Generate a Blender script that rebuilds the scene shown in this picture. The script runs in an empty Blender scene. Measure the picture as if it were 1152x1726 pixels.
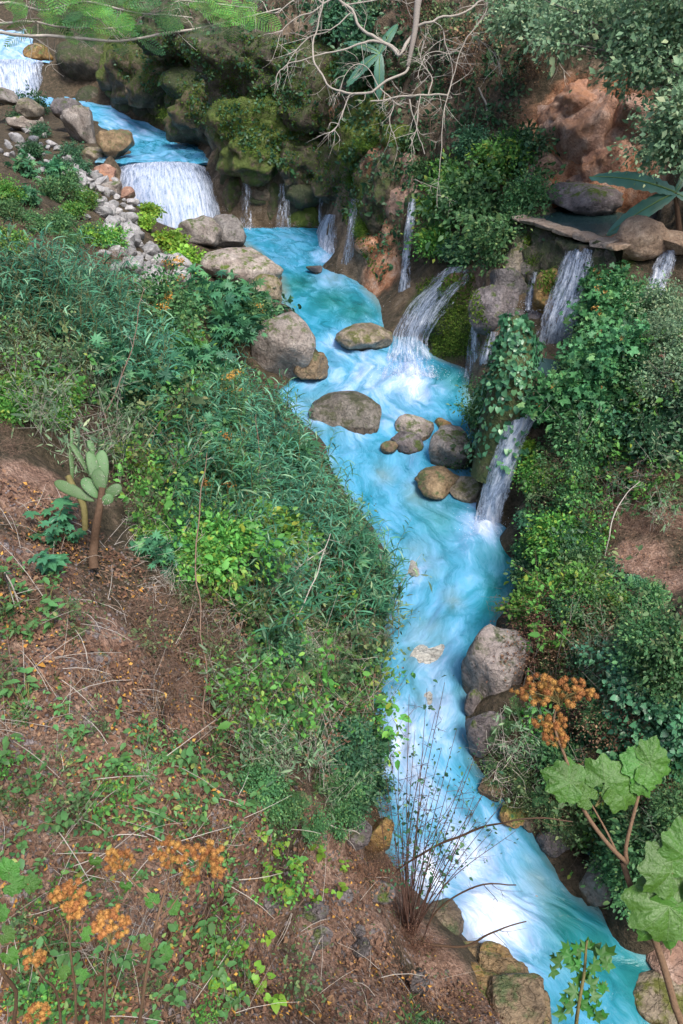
import bpy, math, random
import numpy as np
from mathutils import Vector, Matrix, Euler
from mathutils.bvhtree import BVHTree

# ------------------------------------------------------------------ camera, sky, sun, exposure
scene = bpy.context.scene
COL = scene.collection
FPX = 1256.0                      # focal length in photo pixels (photo is 1152 x 1726)
PITCH = math.radians(33.0)
cam_d = bpy.data.cameras.new('camera')
cam = bpy.data.objects.new('camera', cam_d); COL.objects.link(cam)
cam.location = (0, 0, 0)
cam.rotation_euler = (math.radians(90) - PITCH, 0, 0)
cam_d.sensor_fit = 'VERTICAL'; cam_d.sensor_height = 36.0
cam_d.lens = 36.0 * FPX / 1726.0
cam_d.clip_start = 0.05; cam_d.clip_end = 600
scene.camera = cam

SUN_EL, SUN_AZ = math.radians(58), math.radians(150)     # azimuth clockwise from +Y
world = bpy.data.worlds.new('World'); scene.world = world; world.use_nodes = True
wn = world.node_tree.nodes; wl = world.node_tree.links; wn.clear()
sky = wn.new('ShaderNodeTexSky'); sky.sky_type = 'NISHITA'; sky.sun_disc = False
sky.sun_elevation = SUN_EL; sky.sun_rotation = SUN_AZ
sky.air_density = 1.0; sky.dust_density = 3.0; sky.ozone_density = 1.2
bg = wn.new('ShaderNodeBackground'); bg.inputs['Strength'].default_value = 0.135
wo = wn.new('ShaderNodeOutputWorld')
wl.new(sky.outputs[0], bg.inputs[0]); wl.new(bg.outputs[0], wo.inputs[0])
sd = bpy.data.lights.new('sun', 'SUN'); sd.energy = 2.1; sd.angle = math.radians(22); sd.color = (1.0, 0.95, 0.87)
so = bpy.data.objects.new('sun', sd); COL.objects.link(so)
_sdir = Vector((math.sin(SUN_AZ)*math.cos(SUN_EL), math.cos(SUN_AZ)*math.cos(SUN_EL), math.sin(SUN_EL)))
so.rotation_euler = (-_sdir).to_track_quat('-Z', 'Y').to_euler(); so.location = (0, -20, 60)
scene.view_settings.view_transform = 'Standard'; scene.view_settings.look = 'None'
scene.view_settings.exposure = 0.93; scene.view_settings.gamma = 1.0
scene.cycles.max_bounces = 4; scene.cycles.diffuse_bounces = 3; scene.cycles.glossy_bounces = 2; scene.cycles.transmission_bounces = 3; scene.cycles.transparent_max_bounces = 10
scene.cycles.use_denoising = True; scene.cycles.use_adaptive_sampling = True; scene.cycles.adaptive_threshold = 0.02

# ------------------------------------------------------------------ helpers: pixels, noise, meshes
SEED = 7
rnd = random.Random(SEED)
rng = np.random.default_rng(SEED)
CP, SP = math.cos(PITCH), math.sin(PITCH)

def ray(u, v):                    # direction of a photo pixel, unit depth along the view axis
    a = (u - 576.0) / FPX; b = (863.0 - v) / FPX
    return np.array([a, CP + b*SP, -SP + b*CP])
def at_z(u, v, z): r = ray(u, v); return r*(z/r[2])
def at_d(u, v, d): return ray(u, v)*d
def at_y(u, v, y): r = ray(u, v); return r*(y/r[1])

def _hash(ix, iy, iz, s):
    h = (ix.astype(np.int64)*374761393 + iy.astype(np.int64)*668265263 + iz.astype(np.int64)*2147483647 + s*1274126177) & 0xffffffff
    h = ((h ^ (h >> 13))*1274126177) & 0xffffffff
    h = ((h ^ (h >> 16))*2246822519) & 0xffffffff
    return ((h ^ (h >> 15)) & 0xffff)/32767.5 - 1.0
def vnoise(P, s=0):
    P = np.asarray(P, float); f = np.floor(P); t = P - f; t = t*t*t*(t*(t*6-15)+10)
    i = f.astype(np.int64); r = 0
    for dx in (0, 1):
        wx = t[..., 0] if dx else 1-t[..., 0]
        for dy in (0, 1):
            wy = t[..., 1] if dy else 1-t[..., 1]
            for dz in (0, 1):
                wz = t[..., 2] if dz else 1-t[..., 2]
                r = r + wx*wy*wz*_hash(i[..., 0]+dx, i[..., 1]+dy, i[..., 2]+dz, s)
    return r
def fbm(P, octs=4, s=0, gain=0.5):
    a, r, n = 1.0, 0, 0.0
    P = np.asarray(P, float)
    for k in range(octs):
        r = r + a*vnoise(P*(2.03**k) + 17.3*k, s+k); n += a; a *= gain
    return r/n

def mesh_np(name, V, F, mat=None, smooth=False, attrs=None):
    V = np.ascontiguousarray(V, np.float32); F = np.ascontiguousarray(F, np.int32)
    me = bpy.data.meshes.new(name); k = F.shape[1]
    me.vertices.add(len(V)); me.vertices.foreach_set('co', V.ravel())
    me.loops.add(F.size); me.loops.foreach_set('vertex_index', F.ravel())
    me.polygons.add(len(F)); me.polygons.foreach_set('loop_start', np.arange(0, F.size, k, dtype=np.int32))
    try: me.polygons.foreach_set('loop_total', np.full(len(F), k, np.int32))
    except Exception: pass
    if smooth: me.polygons.foreach_set('use_smooth', np.ones(len(F), bool))
    me.update(calc_edges=True)
    for n, (typ, arr) in (attrs or {}).items():
        at = me.attributes.new(n, typ, 'POINT')
        at.data.foreach_set('value' if typ == 'FLOAT' else 'vector', np.ascontiguousarray(arr, np.float32).ravel())
    if mat: me.materials.append(mat)
    return me

MASSES = {'spray', 'foliage', 'leaves', 'twigs', 'spines', 'seed_heads', 'ivy_leaves', 'branches', 'veins', 'stalks'}     # pieces too small and too many to pick apart
def link(name, me, parent=None, loc=None, rot=None, scale=None):
    o = bpy.data.objects.new(name, me); COL.objects.link(o)
    if parent is not None:
        o.parent = parent
        if name in MASSES: o['kind'] = 'stuff'
    if loc is not None: o.location = loc
    if rot is not None: o.rotation_euler = rot
    if scale is not None: o.scale = (scale,)*3 if isinstance(scale, (int, float)) else scale
    return o
def tag(o, label=None, cat=None, group=None, kind=None):
    if label: o['label'] = label
    if cat: o['category'] = cat
    if group: o['group'] = group
    if kind: o['kind'] = kind
    return o
def empty(name, loc, rz=0.0, scale=1.0, rot=None):
    o = bpy.data.objects.new(name, None); COL.objects.link(o); o.empty_display_size = 0.1
    o.location = loc; o.rotation_euler = rot if rot is not None else (0, 0, rz)
    o.scale = (scale,)*3 if isinstance(scale, (int, float)) else scale
    return o
def join(parts):
    Vs, Fs, n = [], [], 0
    for V, F in parts:
        Vs.append(V); Fs.append(F + n); n += len(V)
    return np.concatenate(Vs), np.concatenate(Fs)

def tube(path, radii, sides=5, cap=True):          # quads
    P = np.asarray(path, float); n = len(P)
    R = np.asarray(radii, float) if np.ndim(radii) else np.full(n, float(radii))
    T = np.gradient(P, axis=0); T /= np.linalg.norm(T, axis=1)[:, None] + 1e-9
    ref = np.array([0.31, 0.17, 0.94]) if abs(T[:, 2]).mean() < 0.8 else np.array([0.95, 0.3, 0.1])
    A = np.cross(T, ref); A /= np.linalg.norm(A, axis=1)[:, None] + 1e-9
    B = np.cross(T, A)
    th = np.linspace(0, 2*math.pi, sides, endpoint=False)
    V = P[:, None, :] + R[:, None, None]*(np.cos(th)[None, :, None]*A[:, None, :] + np.sin(th)[None, :, None]*B[:, None, :])
    i = np.arange(n-1)[:, None]*sides; j = np.arange(sides)[None, :]; jn = (j+1) % sides
    F = np.stack([i+j, i+jn, i+sides+jn, i+sides+j], -1).reshape(-1, 4)
    return V.reshape(-1, 3), F
def spline(pts, n):                                 # Catmull-Rom through points
    P = np.asarray(pts, float)
    if len(P) < 3:
        t = np.linspace(0, 1, n)[:, None]; return P[0]*(1-t) + P[-1]*t
    Q = np.vstack([2*P[0]-P[1], P, 2*P[-1]-P[-2]])
    t = np.linspace(0, len(P)-1-1e-6, n); k = t.astype(int); f = (t-k)[:, None]
    a, b, c, d = Q[k], Q[k+1], Q[k+2], Q[k+3]
    return 0.5*(2*b + (c-a)*f + (2*a-5*b+4*c-d)*f*f + (3*b-a-3*c+d)*f**3)

def nrm(A): return A/(np.linalg.norm(A, axis=-1, keepdims=True)+1e-9)
def scatter(T, P, Y, Z, S):                         # many copies of a leaf template: positions, axes, normal hints, sizes
    TV, TF = T; N = len(P)
    Y = nrm(Y); X = nrm(np.cross(Y, Z)); Z = np.cross(X, Y)
    S = np.broadcast_to(np.asarray(S, float), (N,))
    V = P[:, None, :] + S[:, None, None]*(TV[None, :, 0:1]*X[:, None, :] + TV[None, :, 1:2]*Y[:, None, :] + TV[None, :, 2:3]*Z[:, None, :])
    F = TF[None] + (np.arange(N)*len(TV))[:, None, None]
    return V.reshape(-1, 3), F.reshape(-1, TF.shape[1])

# ------------------------------------------------------------------ materials
def newmat(name):
    m = bpy.data.materials.new(name); m.use_nodes = True
    nt = m.node_tree; b = nt.nodes['Principled BSDF']
    return m, nt.nodes, nt.links, b
def N_(ns, t, **kw):
    n = ns.new(t)
    for k, v in kw.items():
        if k in n.bl_rna.properties.keys(): setattr(n, k, v)
        else: n.inputs[k].default_value = v
    return n
def ramp(ns, stops, interp='LINEAR'):
    r = ns.new('ShaderNodeValToRGB'); r.color_ramp.interpolation = interp
    e = r.color_ramp.elements
    while len(e) < len(stops): e.new(0.5)
    for el, (p, c) in zip(e, stops):
        el.position = p; el.color = (c, c, c, 1) if np.isscalar(c) else (*c, 1)
    return r
def mixc(ns, ls, fac, a, b, blend='MIX'):
    n = ns.new('ShaderNodeMix'); n.data_type = 'RGBA'; n.blend_type = blend
    for sock, val in ((n.inputs[0], fac), (n.inputs[6], a), (n.inputs[7], b)):
        if hasattr(val, 'is_linked') or isinstance(val, bpy.types.NodeSocket): ls.new(val, sock)
        elif np.isscalar(val): sock.default_value = val
        else: sock.default_value = (*val, 1)
    return n.outputs[2]
def math_(ns, ls, op, a, b=0.0, clamp=False):
    n = ns.new('ShaderNodeMath'); n.operation = op; n.use_clamp = clamp
    for sock, val in ((n.inputs[0], a), (n.inputs[1], b)):
        if isinstance(val, bpy.types.NodeSocket): ls.new(val, sock)
        else: sock.default_value = val
    return n.outputs[0]

MAT = {}
def leaf_mat(key, c1, c2, c3, rough=0.5, trans=0.3, spec=0.35):
    """green leaf with leaf-to-leaf colour change and thin-leaf translucency"""
    m, ns, ls, b = newmat(key)
    g = ns.new('ShaderNodeNewGeometry'); oi = ns.new('ShaderNodeObjectInfo')
    r = ramp(ns, [(0.0, c1), (0.42, c2), (0.78, tuple(1.35*x for x in c2)), (1.0, c3)])
    ls.new(g.outputs['Random Per Island'], r.inputs[0])
    hs = ns.new('ShaderNodeHueSaturation')
    ls.new(math_(ns, ls, 'ADD', math_(ns, ls, 'MULTIPLY', oi.outputs['Random'], 0.03), 0.485), hs.inputs['Hue'])
    pn = N_(ns, 'ShaderNodeTexNoise', Scale=1.6, Detail=2.0); ls.new(g.outputs['Position'], pn.inputs['Vector'])
    ls.new(math_(ns, ls, 'ADD', math_(ns, ls, 'ADD', math_(ns, ls, 'MULTIPLY', oi.outputs['Random'], 0.5), 0.1), math_(ns, ls, 'MULTIPLY', pn.outputs[0], 1.5)), hs.inputs['Value'])
    ls.new(r.outputs[0], hs.inputs['Color'])
    ls.new(hs.outputs[0], b.inputs['Base Color'])
    b.inputs['Roughness'].default_value = rough
    b.inputs['Specular IOR Level'].default_value = spec
    t = ns.new('ShaderNodeBsdfTranslucent'); ls.new(hs.outputs[0], t.inputs[0])
    mx = ns.new('ShaderNodeMixShader'); mx.inputs[0].default_value = trans
    ls.new(b.outputs[0], mx.inputs[1]); ls.new(t.outputs[0], mx.inputs[2])
    ls.new(mx.outputs[0], ns['Material Output'].inputs[0])
    MAT[key] = m
def bark_mat(key, c1, c2, scale=30, rough=0.85):
    m, ns, ls, b = newmat(key)
    tc = ns.new('ShaderNodeTexCoord'); n = N_(ns, 'ShaderNodeTexNoise', Scale=scale, Detail=5.0)
    ls.new(tc.outputs['Object'], n.inputs['Vector'])
    g = ns.new('ShaderNodeNewGeometry')
    f = math_(ns, ls, 'ADD', math_(ns, ls, 'MULTIPLY', n.outputs[0], 0.6), math_(ns, ls, 'MULTIPLY', g.outputs['Random Per Island'], 0.45))
    r = ramp(ns, [(0.25, c1), (0.75, c2)]); ls.new(f, r.inputs[0]); ls.new(r.outputs[0], b.inputs['Base Color'])
    b.inputs['Roughness'].default_value = rough; b.inputs['Specular IOR Level'].default_value = 0.2
    bp = N_(ns, 'ShaderNodeBump', Strength=0.5, Distance=0.01); ls.new(n.outputs[0], bp.inputs['Height']); ls.new(bp.outputs[0], b.inputs['Normal'])
    MAT[key] = m
def rock_mat(key, c1, c2, c3, moss=0.0, mossc=(0.07, 0.10, 0.02), rough=0.75, stain=None, wet=0.0, scale=2.0):
    m, ns, ls, b = newmat(key)
    tc = ns.new('ShaderNodeTexCoord'); oi = ns.new('ShaderNodeObjectInfo'); g = ns.new('ShaderNodeNewGeometry')
    pos = g.outputs['Position']
    n1 = N_(ns, 'ShaderNodeTexNoise', Scale=scale, Detail=5.0, Roughness=0.62); ls.new(pos, n1.inputs['Vector'])
    n2 = N_(ns, 'ShaderNodeTexNoise', Scale=scale*6, Detail=4.0, Roughness=0.7); ls.new(pos, n2.inputs['Vector'])
    vo = N_(ns, 'ShaderNodeTexVoronoi', Scale=scale*1.6, feature='DISTANCE_TO_EDGE')
    wv = ns.new('ShaderNodeVectorMath'); wv.operation = 'MULTIPLY_ADD'; ls.new(n1.outputs['Color'], wv.inputs[0]); wv.inputs[1].default_value = (0.6,)*3; ls.new(pos, wv.inputs[2])
    ls.new(wv.outputs[0], vo.inputs['Vector'])
    r = ramp(ns, [(0.30, c1), (0.5, c2), (0.68, c3)]); ls.new(n1.outputs[0], r.inputs[0])
    sp = ramp(ns, [(0.3, 0.62), (0.6, 1.15)]); ls.new(n2.outputs[0], sp.inputs[0])
    col = mixc(ns, ls, 1.0, r.outputs[0], sp.outputs[0], 'MULTIPLY')
    crk = ramp(ns, [(0.0, 0.45), (0.03, 1.0)]); ls.new(vo.outputs['Distance'], crk.inputs[0])
    col = mixc(ns, ls, 0.55, col, mixc(ns, ls, 1.0, col, crk.outputs[0], 'MULTIPLY'))
    if stain:
        n3 = N_(ns, 'ShaderNodeTexNoise', Scale=scale*0.7, Detail=4.0, Roughness=0.6); ls.new(pos, n3.inputs['Vector'])
        sr = ramp(ns, [(0.48, 0.0), (0.62, 0.85)]); ls.new(n3.outputs[0], sr.inputs[0])
        col = mixc(ns, ls, sr.outputs[0], col, stain)
    if moss > 0:
        n4 = N_(ns, 'ShaderNodeTexNoise', Scale=scale*1.3, Detail=4.0, Roughness=0.7); ls.new(pos, n4.inputs['Vector'])
        sx = ns.new('ShaderNodeSeparateXYZ'); ls.new(g.outputs['Normal'], sx.inputs[0])
        f = math_(ns, ls, 'ADD', n4.outputs[0], math_(ns, ls, 'MULTIPLY', sx.outputs[2], 0.12))
        mr = ramp(ns, [(0.62-0.3*moss, 0.0), (0.74-0.3*moss, 1.0)]); ls.new(f, mr.inputs[0])
        mc = mixc(ns, ls, n2.outputs[0], tuple(0.5*x for x in mossc), tuple(1.6*x for x in mossc))
        col = mixc(ns, ls, mr.outputs[0], col, mc)
    wa = ns.new('ShaderNodeAttribute'); wa.attribute_name = 'soaked'
    wr = ramp(ns, [(0.35, 0.0), (0.62, 1.0)]); ls.new(math_(ns, ls, 'ADD', math_(ns, ls, 'MULTIPLY', wa.outputs['Fac'], .8), math_(ns, ls, 'MULTIPLY', n1.outputs[0], .3)), wr.inputs[0])
    col = mixc(ns, ls, wr.outputs[0], col, mixc(ns, ls, 1.0, col, (0.42, 0.34, 0.22), 'MULTIPLY'))
    hv = ns.new('ShaderNodeHueSaturation'); ls.new(math_(ns, ls, 'ADD', math_(ns, ls, 'MULTIPLY', oi.outputs['Random'], 0.6), 0.75), hv.inputs['Value'])
    ls.new(math_(ns, ls, 'ADD', math_(ns, ls, 'MULTIPLY', oi.outputs['Random'], 0.5), 0.6), hv.inputs['Saturation'])
    ls.new(col, hv.inputs['Color']); ls.new(hv.outputs[0], b.inputs['Base Color'])
    rw = ramp(ns, [(0.0, rough-.35*wet), (1.0, 0.28)]); ls.new(wr.outputs[0], rw.inputs[0]); ls.new(rw.outputs[0], b.inputs['Roughness'])
    b.inputs['Roughness'].default_value = rough - 0.35*wet; b.inputs['Specular IOR Level'].default_value = 0.3 + 0.3*wet
    h = math_(ns, ls, 'ADD', n1.outputs[0], math_(ns, ls, 'MULTIPLY', n2.outputs[0], 0.35))
    h = math_(ns, ls, 'ADD', h, math_(ns, ls, 'MULTIPLY', crk.outputs[0], 0.15))
    bp = N_(ns, 'ShaderNodeBump', Strength=1.0, Distance=0.17/scale*2); ls.new(h, bp.inputs['Height']); ls.new(bp.outputs[0], b.inputs['Normal'])
    MAT[key] = m

leaf_mat('leaf_cane', (0.018, 0.08, 0.045), (0.058, 0.19, 0.105), (0.27, 0.43, 0.25), 0.42, 0.25)
leaf_mat('leaf_castor', (0.025, 0.10, 0.055), (0.06, 0.19, 0.09), (0.12, 0.28, 0.10), 0.45)
leaf_mat('leaf_bright', (0.05, 0.16, 0.03), (0.10, 0.26, 0.05), (0.30, 0.34, 0.05), 0.5)
leaf_mat('leaf_lime', (0.10, 0.22, 0.03), (0.17, 0.32, 0.04), (0.40, 0.38, 0.05), 0.5)
leaf_mat('leaf_mid', (0.03, 0.10, 0.04), (0.07, 0.18, 0.065), (0.20, 0.30, 0.10), 0.5)
leaf_mat('leaf_dark', (0.018, 0.065, 0.035), (0.045, 0.125, 0.06), (0.13, 0.23, 0.10), 0.45)
leaf_mat('leaf_grey', (0.07, 0.14, 0.08), (0.15, 0.24, 0.13), (0.36, 0.40, 0.22), 0.5)
leaf_mat('leaf_olive', (0.045, 0.085, 0.035), (0.09, 0.15, 0.06), (0.30, 0.31, 0.13), 0.6)
leaf_mat('leaf_dry', (0.09, 0.05, 0.033), (0.17, 0.10, 0.065), (0.32, 0.20, 0.11), 0.8, 0.15, 0.15)
leaf_mat('leaf_orange', (0.30, 0.12, 0.03), (0.42, 0.20, 0.05), (0.5, 0.30, 0.08), 0.8, 0.15, 0.15)
leaf_mat('leaf_herb', (0.035, 0.11, 0.04), (0.08, 0.19, 0.06), (0.27, 0.31, 0.07), 0.5)
leaf_mat('leaf_banana', (0.04, 0.11, 0.08), (0.06, 0.155, 0.11), (0.09, 0.20, 0.13), 0.4, 0.2)
leaf_mat('leaf_ivy', (0.02, 0.085, 0.045), (0.05, 0.15, 0.07), (0.13, 0.27, 0.12), 0.35, 0.15, 0.5)
leaf_mat('leaf_maple', (0.03, 0.12, 0.05), (0.065, 0.20, 0.07), (0.19, 0.34, 0.12), 0.5)
leaf_mat('moss', (0.035, 0.075, 0.012), (0.07, 0.13, 0.02), (0.13, 0.17, 0.03), 0.8, 0.2, 0.1)
leaf_mat('seed_orange', (0.20, 0.088, 0.028), (0.31, 0.15, 0.05), (0.44, 0.27, 0.115), 0.9, 0.1, 0.1)
leaf_mat('flower_yellow', (0.45, 0.30, 0.02), (0.60, 0.42, 0.03), (0.55, 0.22, 0.03), 0.7, 0.2)
leaf_mat('cactus', (0.04, 0.08, 0.03), (0.055, 0.105, 0.04), (0.08, 0.135, 0.055), 0.55, 0.02)
bark_mat('bark_pale', (0.20, 0.17, 0.14), (0.42, 0.38, 0.33))
bark_mat('bark_grey', (0.10, 0.085, 0.075), (0.26, 0.23, 0.20))
bark_mat('bark_brown', (0.05, 0.03, 0.02), (0.13, 0.08, 0.05))
bark_mat('twig_red', (0.055, 0.032, 0.028), (0.15, 0.085, 0.065))
bark_mat('twig_white', (0.30, 0.26, 0.22), (0.55, 0.50, 0.44))
bark_mat('twig_dry', (0.10, 0.06, 0.045), (0.26, 0.18, 0.13))
bark_mat('stem_brown', (0.085, 0.05, 0.03), (0.22, 0.14, 0.085), 60)
bark_mat('stem_green', (0.10, 0.09, 0.03), (0.20, 0.17, 0.07))
bark_mat('vein', (0.13, 0.22, 0.08), (0.18, 0.28, 0.11))
rock_mat('rock_tan', (0.15, 0.12, 0.10), (0.27, 0.23, 0.20), (0.38, 0.335, 0.30), moss=0.03)
rock_mat('rock_pale', (0.20, 0.19, 0.19), (0.31, 0.30, 0.295), (0.42, 0.41, 0.40), scale=6)
rock_mat('rock_pink', (0.25, 0.185, 0.16), (0.36, 0.28, 0.245), (0.46, 0.375, 0.335), moss=.02)
rock_mat('rock_ochre', (0.10, 0.065, 0.03), (0.20, 0.125, 0.05), (0.30, 0.20, 0.09), moss=0.1, wet=0.6)
rock_mat('rock_moss', (0.06, 0.045, 0.03), (0.12, 0.09, 0.05), (0.18, 0.14, 0.08), moss=0.85, mossc=(0.06, 0.085, 0.012), wet=0.2)
rock_mat('rock_half_moss', (0.11, 0.085, 0.06), (0.20, 0.165, 0.12), (0.30, 0.25, 0.19), moss=0.16, mossc=(0.08, 0.085, 0.02), wet=0.5)
rock_mat('rock_grey', (0.07, 0.06, 0.06), (0.14, 0.12, 0.12), (0.23, 0.20, 0.20), moss=0.05)
rock_mat('rock_red', (0.20, 0.08, 0.045), (0.36, 0.175, 0.10), (0.50, 0.31, 0.22), stain=(0.38, 0.15, 0.05))
rock_mat('rock_masonry', (0.20, 0.14, 0.10), (0.31, 0.22, 0.155), (0.42, 0.32, 0.24), scale=3)

# ------------------------------------------------------------------ the river's course: photo row, left and right bank, water level
RIVER = [(2150, 1180, 1750, -12.3), (1950, 1080, 1500, -12.15), (1726, 915, 1200, -12.0), (1650, 850, 1150, -11.95), (1600, 785, 1090, -11.9), (1550, 740, 1045, -11.85),
         (1500, 690, 965, -11.8), (1450, 655, 935, -11.7), (1400, 640, 900, -11.6), (1340, 625, 855, -11.5), (1280, 610, 805, -11.38), (1200, 635, 785, -11.2),
         (1130, 640, 800, -11.1), (1060, 645, 845, -11.0), (1000, 655, 872, -10.92), (950, 650, 890, -10.85), (900, 630, 870, -10.75), (850, 590, 815, -10.6),
         (800, 560, 805, -10.45), (750, 540, 810, -10.2), (700, 488, 800, -9.98), (660, 462, 792, -9.78), (625, 500, 790, -9.65), (595, 530, 705, -9.48),
         (560, 508, 660, -9.22), (520, 485, 648, -9.02), (470, 472, 602, -8.82), (430, 440, 578, -8.68), (400, 400, 562, -8.58), (384, 362, 545, -8.5)]
def over_lip(rows, dy, dz):          # one more row just past the lip, so that the sheet bends down into the fall
    v, a, b, z = rows[0]; y = at_z(0, v, z)[1] - dy; z2 = z - dz
    return [(863 - FPX*math.tan(PITCH - math.atan2(-z2, y)), a, b, z2)] + rows
UPPER = [(280, 192, 352, -6.32), (273, 192, 352, -6.1), (262, 200, 350, -6.05), (245, 205, 345, -6.0), (225, 190, 290, -5.7), (205, 165, 245, -5.2), (190, 125, 205, -4.75), (175, 85, 145, -4.3), (165, 10, 85, -4.05)]
TOPR = [(v, a, b, float(at_y(0, v, y)[2])) for v, a, b, y in ((98, -60, 78, 61.5), (80, -70, 64, 64.0), (66, -80, 52, 66.0), (52, -90, 45, 69.0))]
TOPR = over_lip(TOPR, .5, .3)

# ------------------------------------------------------------------ terrain: control points -> smooth height field -> rock relief
CTRL = []
def cp(p): CTRL.append(p)
for L in (RIVER, UPPER, TOPR):
    for v, a, b, z in L:
        A, B = at_z(a, v, z), at_z(b, v, z)
        w = np.linalg.norm(A-B); m = (A+B)/2
        cp(A + [0, 0, 0.1]); cp(B + [0, 0, 0.1]); cp(A*.86 + B*.14 - [0, 0, .3]); cp(A*.14 + B*.86 - [0, 0, .3]); cp(m - [0, 0, 0.35+0.06*w])
        if 1050 < v < 1740: e = (B-A)/w; cp(B + e*0.9 + [0, 0, 0.75]); cp(A - e*0.7 + [0, 0, 0.6])
for c in [  # left bank (u, v, depth)
    (0, 1726, 5.6), (300, 1726, 6.4), (600, 1726, 8.2), (760, 1690, 10.2), (850, 1720, 10.9), (700, 1590, 10.6), (620, 1500, 10.6), (590, 1400, 11.2), (450, 1500, 8.6),
    (200, 1500, 6.7), (0, 1500, 6.0), (0, 1300, 6.7), (300, 1300, 7.7), (450, 1300, 9.3), (560, 1300, 11.2), (0, 1000, 7.7), (165, 960, 9.1), (330, 1150, 8.9), (500, 1100, 12.2),
    (580, 1150, 13.0), (420, 980, 12.6), (560, 960, 15.8), (0, 800, 9.2), (300, 800, 13.0), (450, 800, 17.0), (520, 830, 18.4), (0, 600, 11.9), (200, 600, 15.6), (400, 620, 21.5), (0, 430, 15.6),
    (150, 450, 20), (300, 450, 27), (370, 500, 29), (0, 300, 21), (100, 300, 28), (200, 330, 36), (300, 390, 36), (0, 230, 34), (90, 230, 44), (150, 215, 47), (0, 178, 52),
    (160, 280, 42), (-120, 400, 15.5), (-120, 300, 21), (-120, 230, 34), (-120, 185, 52), (-140, 600, 11), (-140, 800, 8.6)]:
    cp(at_d(*c))
for c in [  # right bank (u, v, depth)
    (1152, 1660, 11.9), (1250, 1600, 10.5), (1000, 1465, 13.0), (1100, 1400, 10.9), (1152, 1300, 9.8), (1000, 1250, 12.7), (900, 1290, 14.0), (850, 1180, 15.2), (840, 1100, 15.8), (900, 1050, 14.8),
    (1000, 1000, 14.6), (1152, 1100, 11.2), (1080, 930, 15.3), (1152, 965, 14.6), (1020, 895, 16.6), (950, 900, 16.6), (950, 800, 17.2), (1050, 790, 16.8), (1152, 860, 16.6), (1152, 760, 15.8), (930, 760, 17.8),
    (1000, 650, 18.0), (1152, 620, 16.4), (1100, 520, 20.5), (1180, 470, 20.5), (880, 840, 18.0), (860, 760, 18.4)]:
    cp(at_d(*c))
for u, v, z in [(905, 690, -8.25), (900, 640, -8.3), (925, 600, -8.3), (940, 640, -8.3), (870, 720, -8.2)]: cp(at_z(u, v, z))             # small basin
for u, v, z in [(840, 700, -7.9), (850, 650, -7.6), (860, 610, -7.3), (880, 590, -7.9)]: cp(at_z(u, v, z))                                   # ridge under the ivy pillar
for u, v, y in [(930, 560, 21.4), (965, 480, 22.0), (980, 420, 22.6), (905, 540, 22.2), (880, 470, 23.4), (870, 400, 24.6), (1060, 470, 20.6),   # below the pool wall
    (835, 560, 22.4), (810, 520, 23.6), (800, 480, 25.0), (765, 560, 24.4), (740, 500, 25.2), (790, 455, 26.4), (800, 400, 27.6), (800, 250, 30), (800, 100, 32.5), (800, 0, 34),
    (885, 345, 26.2), (930, 345, 26.4), (1000, 340, 26.2), (1070, 345, 25.2), (1120, 350, 24.2), (900, 200, 29.5), (900, 50, 32), (960, 220, 28.6), (1050, 250, 26.8), (1050, 150, 28), (1152, 250, 24.6), (1152, 100, 26.4), (1152, 0, 27.2),
    (690, 430, 29.8), (700, 300, 31.6), (710, 150, 34), (700, 0, 36), (612, 400, 31.8), (618, 300, 33.4), (622, 150, 36.2), (620, 0, 39),
    (560, 340, 38.6), (560, 240, 40.2), (560, 120, 42), (560, 0, 43.5), (450, 350, 40.6), (450, 280, 41.0), (450, 200, 42), (450, 100, 43.5), (450, 0, 45), (395, 330, 41.6), (392, 262, 43),
    (370, 215, 48.5), (355, 150, 50), (350, 0, 53), (260, 175, 56), (255, 100, 57), (250, 0, 60), (150, 130, 60.5), (140, 60, 62), (130, 0, 65), (75, 40, 72), (20, 20, 76), (-60, 20, 80), (170, 300, 42.5)]:
    cp(at_y(u, v, y))
for u, v, z in [(960, 385, -5.6), (1000, 385, -5.6), (1040, 385, -5.6), (930, 368, -5.5), (1090, 392, -5.5)]: cp(at_z(u, v, z))               # pool floor
for p in [(-3, -4, -3), (2, -4, -4), (8, -3, -9), (-9, 3, -1.5), (-9, 9, -1.0), (-12, 15, -0.5), (-17, 22, 0), (-26, 32, 2), (-36, 42, 3), (-48, 55, 6), (-50, 75, 12), (-20, 5, 5), (-35, 20, 12),
          (9, 6, -6.0), (12, 9, -3.5), (14, 14, -2), (16, 20, 0), (20, 28, 5), (25, 10, 6), (40, 25, 16), (12, 38, 5), (0, 50, 6), (-10, 60, 6), (-20, 75, 6), (0, 80, 20), (30, 60, 22), (-60, 60, 22), (60, 40, 30),
          (0, 110, 34), (-60, 110, 34), (60, 110, 40), (-60, 0, 24), (60, -6, 20), (14, 0, -6), (2.2, 1.2, -5.6), (1.0, 1.0, -5.4), (2.6, 2.2, -8.2), (3.2, 3.1, -10.6), (0, -8, -1), (-20, -8, 4), (30, -8, 6)]:
    cp(np.array(p, float))
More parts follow.
